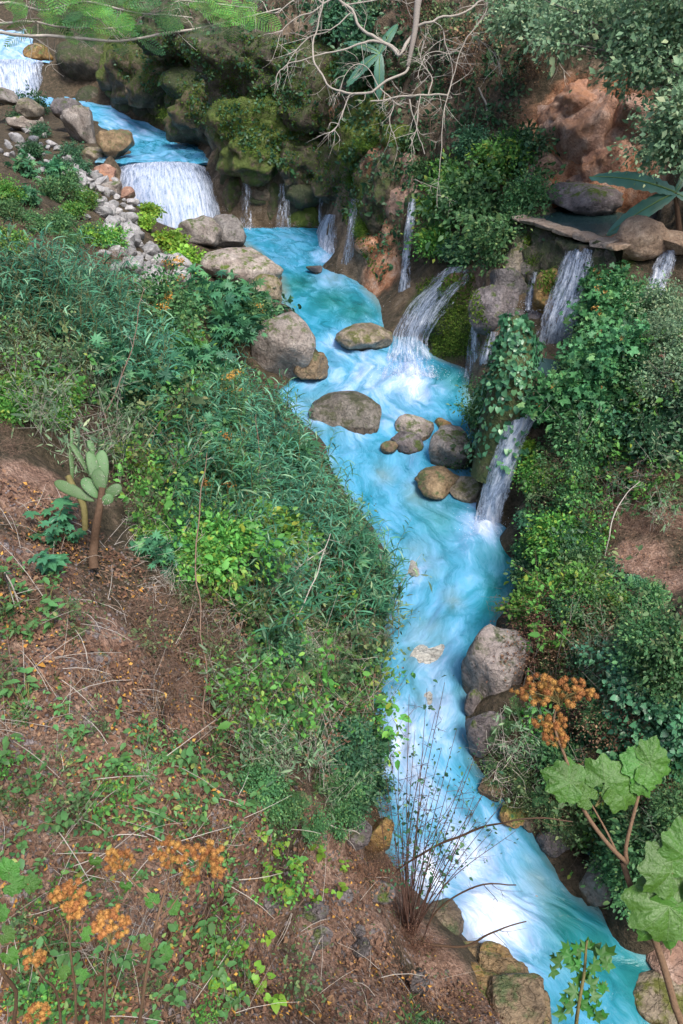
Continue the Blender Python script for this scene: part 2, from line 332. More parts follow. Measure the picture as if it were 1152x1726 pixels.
for u, v, z, dz in [(200, 350, -8.5, -.3), (230, 362, -8.5, -.5), (280, 372, -8.5, -.6), (330, 376, -8.5, -.6), (365, 374, -8.5, -.6), (400, 386, -8.55, -.5), (205, 273, -6.1, -.9), (270, 273, -6.1, -1.0), (335, 273, -6.1, -.9), (240, 320, -7.3, -.9), (300, 330, -7.4, -.9),
                    (780, 645, -9.72, -.5), (720, 645, -9.72, -.5), (750, 630, -9.7, -.4), (790, 690, -9.95, -.35), (800, 860, -10.62, -.5), (830, 895, -10.72, -.5), (850, 940, -10.82, -.4), (850, 990, -10.9, -.3), (640, 600, -9.5, -.4), (735, 615, -9.65, -1.1), (700, 605, -9.6, -1.1), (680, 625, -9.62, -.8), (745, 650, -9.75, -.7), (715, 590, -9.5, -1.0)]:
    cp(at_z(u, v, z) + [0, 0, dz])
CTRL = np.array(CTRL)
def grid_axis(a, b, lo, hi, step, grow=1.12):
    mid = list(np.arange(lo, hi+1e-6, step)); l, r, s = [lo], [mid[-1]], step
    while l[-1] > a: s *= grow; l.append(l[-1]-s)
    s = step
    while r[-1] < b: s *= grow; r.append(r[-1]+s)
    return np.array(l[:0:-1] + mid + r[1:])
GX = grid_axis(-70, 70, -12.5, 11.5, 0.10); GY = grid_axis(-9, 115, 1.5, 45, 0.10, 1.06)
def rbf_fit(C, c=0.35, smooth=0.02):
    D = np.sqrt(((C[:, None, :2]-C[None, :, :2])**2).sum(-1) + c*c)
    n = len(C); A = np.zeros((n+3, n+3)); A[:n, :n] = D - smooth*np.eye(n)
    A[:n, n] = 1; A[:n, n+1:] = C[:, :2]; A[n, :n] = 1; A[n+1:, :n] = C[:, :2].T
    w = np.linalg.solve(A, np.concatenate([C[:, 2], np.zeros(3)])); return C, c, w
def rbf_eval(fit, X, Y):
    C, c, w = fit; n = len(C); out = w[n] + w[n+1]*X + w[n+2]*Y
    for k in range(n): out = out + w[k]*np.sqrt((X-C[k, 0])**2 + (Y-C[k, 1])**2 + c*c)
    return out
XX, YY = np.meshgrid(GX.astype(np.float64), GY.astype(np.float64))
ZZ = rbf_eval(rbf_fit(CTRL), XX, YY)
TP = np.stack([XX, YY, ZZ], -1)
gy_, gx_ = np.gradient(ZZ, GY, GX)
NR = nrm(np.stack([-gx_, -gy_, np.ones_like(gx_)], -1)); STEEP = 1-NR[..., 2]

def water_level_mask():           # how far the terrain lies above the nearest water edge: keeps relief low in the bed
    m = np.full(XX.shape, 9.0)
    for L in (RIVER, UPPER, TOPR):
        for v, a, b, z in L:
            A, B = at_z(a, v, z), at_z(b, v, z); c = (A+B)/2; w = np.linalg.norm(A-B)/2
            d = np.hypot(XX-c[0], YY-c[1]) - w
            m = np.minimum(m, np.where(np.abs(YY-c[1]) < 3, np.maximum(d, 0), 9))
    for u, v, z in [(230, 362, -8.5), (300, 372, -8.5), (360, 375, -8.5), (410, 388, -8.5), (270, 279, -6.1), (760, 640, -9.7), (820, 890, -10.7), (905, 690, -8.25), (900, 640, -8.3), (930, 600, -8.3), (960, 385, -5.6), (1000, 385, -5.6), (1060, 385, -5.6), (930, 368, -5.5)]:
        c = at_z(u, v, z); m = np.minimum(m, np.maximum(np.hypot(XX-c[0], YY-c[1])-0.9, 0))
    return np.clip(m/1.8, 0, 1)
WM = water_level_mask()
big = fbm(TP*[0.45, 0.45, 0.6], 4, 3); mid_ = fbm(TP*[1.6, 1.6, 1.3], 4, 11); ridg = 1-np.abs(fbm(TP*[0.8, 0.8, 0.55], 4, 23))*2.4
amp = (0.12 + 1.5*np.clip(STEEP*1.6, 0, 1))*(0.12+0.88*WM)
far = np.clip((YY-22)/15, 0, 1)
disp = amp*(0.55*big + 0.30*mid_*(0.5+0.5*np.clip(STEEP*2, 0, 1)) + 0.35*ridg*far*np.clip(STEEP*2, 0, 1))
TP2 = TP + NR*disp[..., None]
fine = fbm(TP*[5, 5, 5], 3, 31)*0.05*(0.4+0.6*WM)
TP2 = TP2 + NR*fine[..., None]
ny, nx = XX.shape
idx = np.arange(ny*nx).reshape(ny, nx)
TF = np.stack([idx[:-1, :-1], idx[:-1, 1:], idx[1:, 1:], idx[1:, :-1]], -1).reshape(-1, 4)
TV = TP2.reshape(-1, 3)
BVH = BVHTree.FromPolygons(TV.tolist(), TF.tolist())
def hit(u, v):
    r = Vector(ray(u, v)).normalized(); loc, n, i, d = BVH.ray_cast(Vector((0, 0, 0)), r, 200)
    if loc is None: loc = Vector(at_d(u, v, 30)); n = Vector((0, 0, 1))
    return np.array(loc), np.array(n)
def ground(x, y):
    loc, n, i, d = BVH.ray_cast(Vector((x, y, 60)), Vector((0, 0, -1)), 200)
    return (np.array(loc), np.array(n)) if loc is not None else (np.array([x, y, 0.]), np.array([0, 0, 1.]))

def blobs(P, spots):               # soft patches round photo positions on the ground
    w = np.zeros(P.shape[:-1])
    for u, v, rpx in spots:
        c, _ = hit(u, v); r = rpx*np.dot(c, [0, CP, -SP])/FPX
        w = np.maximum(w, np.exp(-((P-c)**2).sum(-1)/(r*r)))
    return w
W_RED = blobs(TP2, [(960, 240, 110), (1040, 180, 70), (900, 300, 60), (1080, 320, 60), (1000, 320, 60), (920, 330, 50), (1040, 260, 50), (960, 170, 50), (640, 400, 40), (640, 460, 50), (590, 270, 35), (560, 190, 30), (500, 200, 40), (480, 260, 30), (380, 180, 28), (640, 260, 50), (260, 95, 30)])
W_SOIL = blobs(TP2, [(60, 830, 110), (60, 950, 90), (170, 1110, 160), (300, 1180, 90), (100, 1300, 200), (300, 1400, 220), (100, 1600, 250), (400, 1600, 220), (600, 1500, 130), (600, 1650, 160), (1080, 940, 60), (1130, 980, 60), (200, 1250, 160), (690, 1570, 90), (640, 1480, 90), (560, 1420, 90), (740, 1640, 80), (800, 1690, 70), (800, 480, 50), (840, 500, 40), (1000, 850, 100), (1100, 850, 80)])
W_MOSS = blobs(TP2, [(240, 120, 60), (280, 160, 60), (330, 80, 70), (400, 230, 60), (450, 180, 50), (420, 130, 60), (520, 230, 50), (620, 340, 60), (760, 560, 60), (720, 500, 50), (960, 430, 50), (900, 450, 50), (740, 540, 60), (560, 310, 40), (880, 560, 30), (1040, 440, 40)])
W_WET = blobs(TP2, [(400, 330, 50), (450, 340, 60), (520, 350, 50), (350, 250, 50), (150, 130, 40), (680, 500, 40), (860, 500, 50), (870, 800, 40), (770, 600, 40), (620, 1420, 40), (300, 190, 60)])

m, ns, ls, b = newmat('ground_earth_and_rock'); MAT['ground'] = m
g = ns.new('ShaderNodeNewGeometry'); pos = g.outputs['Position']
def attr(n): a = ns.new('ShaderNodeAttribute'); a.attribute_name = n; return a.outputs['Fac']
def tex(scale, det=8, rough=0.65): n = N_(ns, 'ShaderNodeTexNoise', Scale=scale, Detail=float(det), Roughness=rough); ls.new(pos, n.inputs['Vector']); return n.outputs[0]
nB, nC, nD = tex(4.5, 4), tex(22, 3, 0.7), tex(1.7, 5, 0.7)
soil = ramp(ns, [(0.30, (0.10, 0.056, 0.038)), (0.5, (0.225, 0.138, 0.10)), (0.66, (0.36, 0.25, 0.19))]); ls.new(math_(ns, ls, 'ADD', math_(ns, ls, 'MULTIPLY', nB, 0.6), math_(ns, ls, 'MULTIPLY', nC, 0.4)), soil.inputs[0])
under = ramp(ns, [(0.3, (0.035, 0.030, 0.018)), (0.5, (0.070, 0.055, 0.035)), (0.7, (0.13, 0.095, 0.065))]); ls.new(nB, under.inputs[0])
rock = ramp(ns, [(0.30, (0.055, 0.042, 0.030)), (0.45, (0.12, 0.088, 0.058)), (0.58, (0.20, 0.15, 0.105)), (0.72, (0.30, 0.24, 0.18))]); ls.new(nD, rock.inputs[0])
red = ramp(ns, [(0.30, (0.15, 0.06, 0.035)), (0.45, (0.33, 0.145, 0.075)), (0.56, (0.42, 0.235, 0.145)), (0.7, (0.52, 0.38, 0.30))]); ls.new(nD, red.inputs[0])
wet = ramp(ns, [(0.3, (0.045, 0.030, 0.018)), (0.55, (0.13, 0.095, 0.06)), (0.7, (0.20, 0.16, 0.12))]); ls.new(nD, wet.inputs[0])
moss = ramp(ns, [(0.3, (0.02, 0.032, 0.007)), (0.5, (0.05, 0.078, 0.014)), (0.7, (0.11, 0.14, 0.028))]); ls.new(nB, moss.inputs[0])
def soft(w, k=0.5, lo=0.42, hi=0.58):
    s = math_(ns, ls, 'ADD', math_(ns, ls, 'MULTIPLY', w, k), math_(ns, ls, 'MULTIPLY', nD, 0.5))
    r = ramp(ns, [(lo, 0.0), (hi, 1.0)]); ls.new(s, r.inputs[0]); return r.outputs[0]
col = mixc(ns, ls, soft(attr('rock'), 0.6, 0.44, 0.56), under.outputs[0], rock.outputs[0])
col = mixc(ns, ls, soft(attr('soil')), col, soil.outputs[0])
col = mixc(ns, ls, soft(attr('wet')), col, wet.outputs[0])
col = mixc(ns, ls, soft(attr('red')), col, red.outputs[0])
col = mixc(ns, ls, soft(attr('moss'), 0.5, 0.44, 0.6), col, moss.outputs[0])
sp = ramp(ns, [(0.32, 0.55), (0.62, 1.25)]); ls.new(nC, sp.inputs[0])
col = mixc(ns, ls, 0.8, col, mixc(ns, ls, 1.0, col, sp.outputs[0], 'MULTIPLY'))
ls.new(col, b.inputs['Base Color']); b.inputs['Roughness'].default_value = 0.85; b.inputs['Specular IOR Level'].default_value = 0.25
h = math_(ns, ls, 'ADD', math_(ns, ls, 'MULTIPLY', nB, 0.5), math_(ns, ls, 'MULTIPLY', nC, 0.3)); h = math_(ns, ls, 'ADD', h, math_(ns, ls, 'MULTIPLY', nD, 0.6))
bp = N_(ns, 'ShaderNodeBump', Strength=1.0, Distance=0.16); ls.new(h, bp.inputs['Height']); ls.new(bp.outputs[0], b.inputs['Normal'])
ROCKW = np.clip((STEEP-0.35)*3, 0, 1)*np.clip((XX*0.35+YY-17)/6, 0, 1)
me = mesh_np('terrain', TV, TF, MAT['ground'], True, {k: ('FLOAT', w.ravel()) for k, w in (('rock', ROCKW), ('red', W_RED), ('soil', W_SOIL), ('moss', W_MOSS), ('wet', W_WET))})
tag(link('terrain', me), 'earth and rock sides of the steep gorge', None, None, 'structure')

# ------------------------------------------------------------------ water
def water_mat():
    m, ns, ls, b = newmat('milky_turquoise_water'); MAT['water'] = m
    a = ns.new('ShaderNodeAttribute'); a.attribute_name = 'flow'
    fo = ns.new('ShaderNodeAttribute'); fo.attribute_name = 'foam'
    sh = ns.new('ShaderNodeAttribute'); sh.attribute_name = 'shallow'
    w1 = N_(ns, 'ShaderNodeTexNoise', Scale=0.9, Detail=3.0); ls.new(a.outputs['Vector'], w1.inputs['Vector'])
    wv = ns.new('ShaderNodeVectorMath'); wv.operation = 'MULTIPLY_ADD'; ls.new(w1.outputs['Color'], wv.inputs[0]); wv.inputs[1].default_value = (1.3, 0.9, 0); ls.new(a.outputs['Vector'], wv.inputs[2])
    mp = ns.new('ShaderNodeMapping'); mp.inputs['Scale'].default_value = (0.7, 1.5, 1); ls.new(wv.outputs[0], mp.inputs[0])
    n1 = N_(ns, 'ShaderNodeTexNoise', Scale=1.3, Detail=5.0, Roughness=0.58, Distortion=0.6); ls.new(mp.outputs[0], n1.inputs['Vector'])
    mp2 = ns.new('ShaderNodeMapping'); mp2.inputs['Scale'].default_value = (1.2, 3.5, 1); ls.new(wv.outputs[0], mp2.inputs[0])
    n2 = N_(ns, 'ShaderNodeTexNoise', Scale=4.5, Detail=4.0, Roughness=0.7); ls.new(mp2.outputs[0], n2.inputs['Vector'])
    f = math_(ns, ls, 'ADD', math_(ns, ls, 'MULTIPLY', fo.outputs['Fac'], 0.64), math_(ns, ls, 'MULTIPLY', math_(ns, ls, 'SUBTRACT', n1.outputs[0], 0.5), 1.15))
    f = math_(ns, ls, 'ADD', f, math_(ns, ls, 'MULTIPLY', math_(ns, ls, 'SUBTRACT', n2.outputs[0], 0.5), 0.5))
    fr = ramp(ns, [(0.08, 0.0), (0.40, 0.30), (0.62, 0.72), (0.95, 1.0)], 'B_SPLINE'); ls.new(f, fr.inputs[0])
    deep = ramp(ns, [(0.28, (0.010, 0.14, 0.195)), (0.5, (0.03, 0.26, 0.40)), (0.72, (0.085, 0.38, 0.63))]); ls.new(n1.outputs[0], deep.inputs[0])
    ca = ns.new('ShaderNodeAttribute'); ca.attribute_name = 'calm'; teal = ramp(ns, [(0.3, (0.008, 0.11, 0.12)), (0.7, (0.03, 0.25, 0.25))]); ls.new(n1.outputs[0], teal.inputs[0])
    base = mixc(ns, ls, ca.outputs['Fac'], deep.outputs[0], teal.outputs[0])
    base = mixc(ns, ls, sh.outputs['Fac'], base, (0.20, 0.26, 0.23))
    white = ramp(ns, [(0.42, (0.20, 0.39, 0.62)), (0.72, (0.38, 0.50, 0.72)), (1.0, (0.70, 0.77, 0.88))]); ls.new(math_(ns, ls, 'MULTIPLY', f, 0.9), white.inputs[0])
    col = mixc(ns, ls, fr.outputs[0], base, white.outputs[0])
    ls.new(col, b.inputs['Base Color'])
    rr = ramp(ns, [(0.0, 0.14), (0.6, 0.6)]); ls.new(fr.outputs[0], rr.inputs[0]); ls.new(rr.outputs[0], b.inputs['Roughness'])
    b.inputs['IOR'].default_value = 1.33; b.inputs['Specular IOR Level'].default_value = 0.4
    h = math_(ns, ls, 'ADD', n1.outputs[0], math_(ns, ls, 'MULTIPLY', n2.outputs[0], 0.3))
    bp = N_(ns, 'ShaderNodeBump', Strength=0.5, Distance=0.12); ls.new(h, bp.inputs['Height']); ls.new(bp.outputs[0], b.inputs['Normal'])
def fall_mat():
    m, ns, ls, b = newmat('falling_white_water'); MAT['fall'] = m
    a = ns.new('ShaderNodeAttribute'); a.attribute_name = 'flow'
    fo = ns.new('ShaderNodeAttribute'); fo.attribute_name = 'foam'       # how closed the curtain is
    mp = ns.new('ShaderNodeMapping'); mp.inputs['Scale'].default_value = (0.9, 4.2, 3.0); ls.new(a.outputs['Vector'], mp.inputs[0])
    n1 = N_(ns, 'ShaderNodeTexNoise', Scale=1.6, Detail=5.0, Roughness=0.7, Distortion=0.35); ls.new(mp.outputs[0], n1.inputs['Vector'])
    mp2 = ns.new('ShaderNodeMapping'); mp2.inputs['Scale'].default_value = (5, 10.0, 3.0); ls.new(a.outputs['Vector'], mp2.inputs[0])
    n2 = N_(ns, 'ShaderNodeTexNoise', Scale=2.0, Detail=5.0, Roughness=0.7); ls.new(mp2.outputs[0], n2.inputs['Vector'])
    s = math_(ns, ls, 'ADD', math_(ns, ls, 'MULTIPLY', n1.outputs[0], 0.7), math_(ns, ls, 'MULTIPLY', n2.outputs[0], 0.3))
    cr = ramp(ns, [(0.36, (0.24, 0.37, 0.56)), (0.48, (0.52, 0.62, 0.80)), (0.62, (0.84, 0.87, 0.94))]); ls.new(s, cr.inputs[0])
    ls.new(cr.outputs[0], b.inputs['Base Color']); b.inputs['Roughness'].default_value = 0.35
    t = ns.new('ShaderNodeBsdfTranslucent'); ls.new(cr.outputs[0], t.inputs[0])
    mx = ns.new('ShaderNodeMixShader'); mx.inputs[0].default_value = 0.35; ls.new(b.outputs[0], mx.inputs[1]); ls.new(t.outputs[0], mx.inputs[2])
    op = math_(ns, ls, 'ADD', math_(ns, ls, 'MULTIPLY', math_(ns, ls, 'SUBTRACT', s, 0.5), 4.2), fo.outputs['Fac'], True)
    tr = ns.new('ShaderNodeBsdfTransparent'); mo = ns.new('ShaderNodeMixShader'); ls.new(op, mo.inputs[0]); ls.new(tr.outputs[0], mo.inputs[1]); ls.new(mx.outputs[0], mo.inputs[2])
    ls.new(mo.outputs[0], ns['Material Output'].inputs[0])
    bp = N_(ns, 'ShaderNodeBump', Strength=0.6, Distance=0.08); ls.new(s, bp.inputs['Height']); ls.new(bp.outputs[0], b.inputs['Normal'])
water_mat(); fall_mat()

def river_mesh(rows, foams, step, cols, margin=0.7, name='river', calm=0.0):
    A = np.array([at_z(a, v, z) for v, a, b_, z in rows]); B = np.array([at_z(b_, v, z) for v, a, b_, z in rows])
    n = max(8, int(np.linalg.norm(np.diff((A+B)/2, axis=0), axis=1).sum()/step))
    A, B = spline(A, n), spline(B, n)
    W = np.linalg.norm(B-A, axis=1); dirx = (B-A)/W[:, None]
    A, B = A - dirx*margin, B + dirx*margin
    t = np.linspace(0, 1, cols)
    P = A[:, None]*(1-t)[None, :, None] + B[:, None]*t[None, :, None]
    C = (A+B)/2; s = np.concatenate([[0], np.cumsum(np.linalg.norm(np.diff(C, axis=0), axis=1))])
    lat = (t[None, :]-0.5)*(W+2*margin)[:, None]
    flow = np.stack([np.broadcast_to(s[:, None], lat.shape), lat, np.zeros_like(lat)], -1)
    foam = np.zeros(lat.shape)
    for u, v, r, k in foams:
        c = at_z(u, v, np.interp(v, [q[0] for q in rows][::-1], [q[3] for q in rows][::-1])); rad = r*np.dot(c, [0, CP, -SP])/FPX
        d2 = ((P[..., :2]-c[:2])*[1, 0.62 if v < 1250 else 0.85])**2
        foam = np.maximum(foam, k*np.exp(-d2.sum(-1)/(rad*rad)))
    edge = np.minimum(t, 1-t)[None, :]*(W+2*margin)[:, None] - margin
    shallow = np.clip(1-edge/0.38, 0, 1)*np.clip(0.75+0.5*fbm(P*1.2, 3, 5), 0, 1)*(1-np.clip(foam*1.3, 0, 1))
    def spots(L):
        w = np.zeros(lat.shape)
        for u, v, r in L:
            c = at_z(u, v, np.interp(v, [k[0] for k in rows][::-1], [k[3] for k in rows][::-1])); rad = r*np.dot(c, [0, CP, -SP])/FPX
            w = np.maximum(w, np.exp(-((P[..., :2]-c[:2])**2*[1, .45]).sum(-1)/(rad*rad)))
        return w
    calm_w = spots(CALM); drown = spots(DROWNED)*.75; shallow = np.maximum(shallow, drown*(.7+.5*fbm(P*3, 3, 8)))
    q = np.stack([flow[..., 0]*1.1, flow[..., 1]*2.0, 0*lat], -1)
    P[..., 2] += fbm(q, 4, 41)*(0.05+0.16*foam)*(1-calm) + foam*0.05
    nr, nc = lat.shape; id_ = np.arange(nr*nc).reshape(nr, nc)
    F = np.stack([id_[:-1, :-1], id_[:-1, 1:], id_[1:, 1:], id_[1:, :-1]], -1).reshape(-1, 4)
    return mesh_np(name, P.reshape(-1, 3), F, MAT['water'], True, {'flow': ('FLOAT_VECTOR', flow.reshape(-1, 3)), 'foam': ('FLOAT', foam.ravel()), 'shallow': ('FLOAT', np.clip(shallow, 0, 1).ravel()), 'calm': ('FLOAT', calm_w.ravel())})
CALM = [(560, 505, 50), (600, 525, 45), (500, 480, 40), (765, 640, 40), (780, 600, 40), (860, 935, 50), (740, 870, 40), (950, 1555, 60), (1080, 1650, 70), (1010, 1600, 50), (850, 990, 40), (840, 1030, 30)]
DROWNED = [(708, 948, 34), (716, 1086, 44), (738, 1178, 44), (650, 800, 20), (900, 1490, 30), (560, 470, 24), (540, 700, 40), (760, 1010, 22), (700, 830, 24)]
FOAM = [(592, 726, 50, .9), (530, 712, 30, .8), (690, 768, 30, .8), (705, 738, 36, .7), (770, 805, 40, .7), (742, 838, 45, .7), (614, 594, 45, 1.0), (708, 966, 36, .8), (716, 1116, 50, .9), (740, 1206, 55, 1.0), (524, 650, 30, .9), (800, 1150, 30, .8), (690, 640, 50, 1.5), (820, 892, 34, 1.5), (550, 438, 24, 1.3), (300, 392, 60, 1.2), (830, 1560, 90, 1.6), (790, 1440, 80, 1.4), (700, 1330, 70, 1.3), (680, 1230, 60, 1.3), (660, 1180, 40, .9), (760, 1390, 80, .95), (880, 1640, 80, .8), (720, 1480, 60, 1.5), (690, 1130, 45, .55), (770, 1130, 40, .6), (850, 1400, 60, .75),
        (640, 640, 75, 1.2), (690, 650, 60, 1.3), (560, 630, 50, .85), (575, 600, 35, 1.0), (500, 680, 40, .7), (670, 700, 45, 1.0), (710, 690, 50, .7), (640, 760, 35, .55), (600, 740, 30, .55), (630, 800, 40, .5), (690, 800, 40, .55), (810, 885, 45, 1.1), (790, 920, 60, .7), (740, 960, 40, .6),
        (650, 830, 35, .45), (480, 400, 40, .55), (540, 430, 30, .9), (560, 470, 40, .75), (500, 420, 40, .5), (560, 580, 30, 1.0), (720, 1000, 45, .5), (780, 1070, 45, .55), (670, 860, 30, .5), (700, 1050, 50, .45), (960, 1690, 60, .45), (375, 388, 30, .9), (760, 860, 40, .4), (600, 780, 60, .5), (660, 880, 60, .5), (720, 920, 60, .55), (540, 710, 50, .7), (580, 660, 60, .9), (600, 560, 40, .5), (470, 440, 40, .5), (700, 1010, 60, .6), (740, 1060, 60, .6), (730, 1150, 50, .8), (650, 1290, 50, 1.3), (750, 1250, 50, .8)]
tag(link('river', river_mesh(RIVER, FOAM, 0.07, 90)), 'milky turquoise river running through the gorge', None, None, 'structure')
tag(link('river', river_mesh(UPPER, [(270, 266, 90, 0.75), (230, 225, 60, .9), (120, 182, 50, 1.0), (60, 168, 60, 1.0), (200, 205, 50, .9), (300, 245, 60, .5)], 0.12, 40, 1.0)), 'upper river pool above the broad waterfall', None, None, 'structure')
tag(link('river', river_mesh(TOPR, [(20, 94, 110, 1.2), (20, 75, 90, 1.2), (0, 60, 90, 1.2)], 0.15, 30, 0.8)), 'river above the topmost waterfall', None, None, 'structure')

DROP = (np.array([(1, 0, 0), (-1, 0, 0), (0, 1, 0), (0, -1, 0), (0, 0, 1), (0, 0, -1.)]), np.array([(0, 2, 4), (2, 1, 4), (1, 3, 4), (3, 0, 4), (2, 0, 5), (1, 2, 5), (3, 1, 5), (0, 3, 5)]))
MAT['spray'], _a, _b_, _c = newmat('spray'); _c.inputs['Base Color'].default_value = (.7, .76, .84, 1); _c.inputs['Roughness'].default_value = .4
def waterfall(label, lip, base, close=0.75, n=60, m_=40, bulge=0.35, name='waterfall', layers=2, edge=0.25, follow=None):
    """lip, base: lists of points along the top and bottom edge; rows fall between them"""
    o = None
    for k in range(layers):
        t = np.linspace(0, 1, m_); s = np.linspace(0, 1, n)
        Lp = spline(lip, m_); Bp = spline(base, m_)
        off = 0.10*k
        P = Lp[None]*(1-s)[:, None, None] + Bp[None]*s[:, None, None]; P[..., 2] = Lp[None, :, 2]*(1-s**1.9)[:, None] + Bp[None, :, 2]*(s**1.9)[:, None]
        hz = Bp-Lp; hz[:, 2] = 0; out = nrm(hz + np.array([0, -0.02, 0]))
        if np.linalg.norm(hz, axis=1).mean() < 0.15: out = np.tile(np.array([-0.3, -0.95, 0]), (m_, 1))
        P[..., :2] += (out[None]*(bulge*np.sin(s*math.pi*0.9)[:, None, None]))[..., :2]
        H = np.linalg.norm(Lp-Bp, axis=1).mean(); Wd = np.linalg.norm(np.diff(Lp, axis=0), axis=1).sum()*0.5 + np.linalg.norm(np.diff(Bp, axis=0), axis=1).sum()*0.5
        flow = np.stack(np.broadcast_arrays((s*H)[:, None], (t*Wd)[None, :], np.full((n, m_), 3.7*k)), -1)
        rel = fbm(np.stack([flow[..., 0]*0.8, flow[..., 1]*5, flow[..., 2]], -1), 3, 51+k)
        P += out[None]*(rel*0.09*np.minimum(1, s*4)[:, None] - off)[..., None]
        P[..., 0] += rel*0.03
        ed = np.clip((np.minimum(t, 1-t)[None, :] + .06*fbm(flow*[1.5, 1, 1]+9, 3, 71+k))/(edge*1.3), 0, 1)
        foam = (close - 0.25*k) * (0.25+0.75*ed) * (0.75+0.35*s)[:, None] + np.where(ed < 0.05, -0.5, 0) - 1.3*np.clip(1-s/.10, 0, 1)[:, None]
        id_ = np.arange(n*m_).reshape(n, m_)
        F = np.stack([id_[:-1, :-1], id_[:-1, 1:], id_[1:, 1:], id_[1:, :-1]], -1).reshape(-1, 4)
        me = mesh_np(name, P.reshape(-1, 3), F, MAT['fall'], True, {'flow': ('FLOAT_VECTOR', flow.reshape(-1, 3)), 'foam': ('FLOAT', foam.ravel())})
        if o is None: o = tag(link(name, me), label, 'waterfall')
        else: link('back_sheet', me, o)
    splash(o, Bp, .35); return o
def splash(o, B, amt):
    r = np.random.default_rng(len(B)); n = int(260*np.linalg.norm(B[-1]-B[0])**.7); P = B[r.integers(0, len(B), n)] + r.normal(size=(n, 3))*[.25, .25, 0] + np.abs(r.normal(size=(n, 3)))*[0, 0, amt]
    V, F = scatter(DROP, P, r.normal(size=(n, 3)), r.normal(size=(n, 3)), r.uniform(.004, .012, n)); link('spray', mesh_np('spray', V, F, MAT['spray']), o)
waterfall('broad white waterfall dropping into the pool below the mossy cliff', [at_z(205, 279, -6.32), at_z(228, 274, -6.15), at_z(262, 271, -6.06), at_z(296, 270.5, -6.05), at_z(325, 273, -6.12), at_z(344, 279, -6.32)],
          [at_z(178, 345, -8.5), at_z(225, 372, -8.55), at_z(290, 385, -8.55), at_z(345, 385, -8.55), at_z(374, 372, -8.5)], 1.15, 70, 60, 0.35)
waterfall('topmost waterfall in the upper left corner', [at_y(-60, 100, 61.2), at_y(0, 99, 61.3), at_y(40, 99, 61.3), at_y(78, 102, 61.0)], [at_z(-30, 168, -4.15), at_z(30, 170, -4.2), at_z(80, 165, -4.15)], 1.0, 50, 44, 0.4)
def on(u, v, out=0.25):            # a point lifted slightly off the ground towards the camera
    p, n = hit(u, v); return p*(1 - out/np.linalg.norm(p))
def sliding_fall(label, pts, close, base_z=None, m_=26, layers=2, out=0.25, edge=0.3):
    """water that slides over the rock: rows of (left u, right u, v) down the slope"""
    L = [on(a, v, out) for a, b_, v in pts]; R_ = [on(b_, v, out) for a, b_, v in pts]
    if base_z is not None: L[-1] = at_z(pts[-1][0], pts[-1][2], base_z); R_[-1] = at_z(pts[-1][1], pts[-1][2], base_z)
    for S in (L, R_):
        for k in range(1, len(S)):                     # water never runs uphill or back into the hill
            S[k][2] = min(S[k][2], S[k-1][2]-0.05)
    n = 60; L, R_ = spline(L, n), spline(R_, n); t = np.linspace(0, 1, m_); o = None
    for k in range(layers):
        P = L[:, None]*(1-t)[None, :, None] + R_[:, None]*t[None, :, None]
        nrmv = nrm(np.cross(np.gradient(P, axis=1), np.gradient(P, axis=0)))
        nrmv *= np.sign((nrmv*-P).sum(-1, keepdims=True))
        C = (L+R_)/2; s = np.concatenate([[0], np.cumsum(np.linalg.norm(np.diff(C, axis=0), axis=1))])
        lat = (t[None]-0.5)*np.linalg.norm(R_-L, axis=1).mean()*np.ones(n)[:, None]
        flow = np.stack([np.broadcast_to(s[:, None], lat.shape), lat, np.full_like(lat, 2.3*k+len(label))], -1)
        rel = fbm(np.stack([flow[..., 0]*0.9, flow[..., 1]*6, flow[..., 2]], -1), 3, 61+k)
        P = P + nrmv*((rel*0.07 + 0.06*np.sin(t*math.pi)[None] - 0.07*k)[..., None])
        ed = np.clip((np.minimum(t, 1-t)[None] + .10*fbm(flow*[1.8, 1, 1]+9, 3, 71+k))/(edge*1.35), 0, 1)
        foam = np.broadcast_to((close-0.2*k)*(0.2+0.8*ed) + np.where(ed < 0.04, -0.6, 0), lat.shape)
        id_ = np.arange(n*m_).reshape(n, m_)
        F = np.stack([id_[:-1, :-1], id_[:-1, 1:], id_[1:, 1:], id_[1:, :-1]], -1).reshape(-1, 4)
        me = mesh_np('waterfall', P.reshape(-1, 3), F, MAT['fall'], True, {'flow': ('FLOAT_VECTOR', flow.reshape(-1, 3)), 'foam': ('FLOAT', foam.ravel())})
        if o is None: o = tag(link('waterfall', me), label, 'waterfall')
        else: link('back_sheet', me, o)
    splash(o, np.linspace(L[-1], R_[-1], 12), .2); return o
sliding_fall('side waterfall sliding down past the mossy mound into the river', [(748, 797, 452), (722, 786, 478), (688, 760, 510), (668, 736, 545), (658, 724, 580), (642, 740, 636)], 0.55, -9.62, out=.65, edge=.4)
sliding_fall('chute of white water falling beside the vine covered pillar', [(868, 912, 696), (852, 900, 715), (836, 882, 755), (820, 866, 800), (806, 853, 845), (794, 848, 890)], 0.9, -10.68, out=.35)
sliding_fall('thin waterfall streaming down below the stone pool wall', [(955, 1000, 420), (942, 998, 450), (924, 988, 500), (908, 976, 545), (894, 968, 590)], 0.5, -7.95, out=.95)
sliding_fall('narrow waterfall at the right edge below the rounded boulder', [(1112, 1144, 425), (1098, 1136, 455), (1088, 1126, 490), (1082, 1120, 540)], 0.5, out=.4)
sliding_fall('long thin thread of water down the brown cliff', [(690, 706, 335), (683, 698, 380), (678, 692, 430), (674, 690, 480), (664, 692, 522)], 0.5, -9.05, out=0.35)
sliding_fall('small white spout jetting into the far pool', [(548, 568, 362), (538, 566, 378), (530, 566, 400), (526, 566, 432)], 0.8, -8.66, out=0.6)
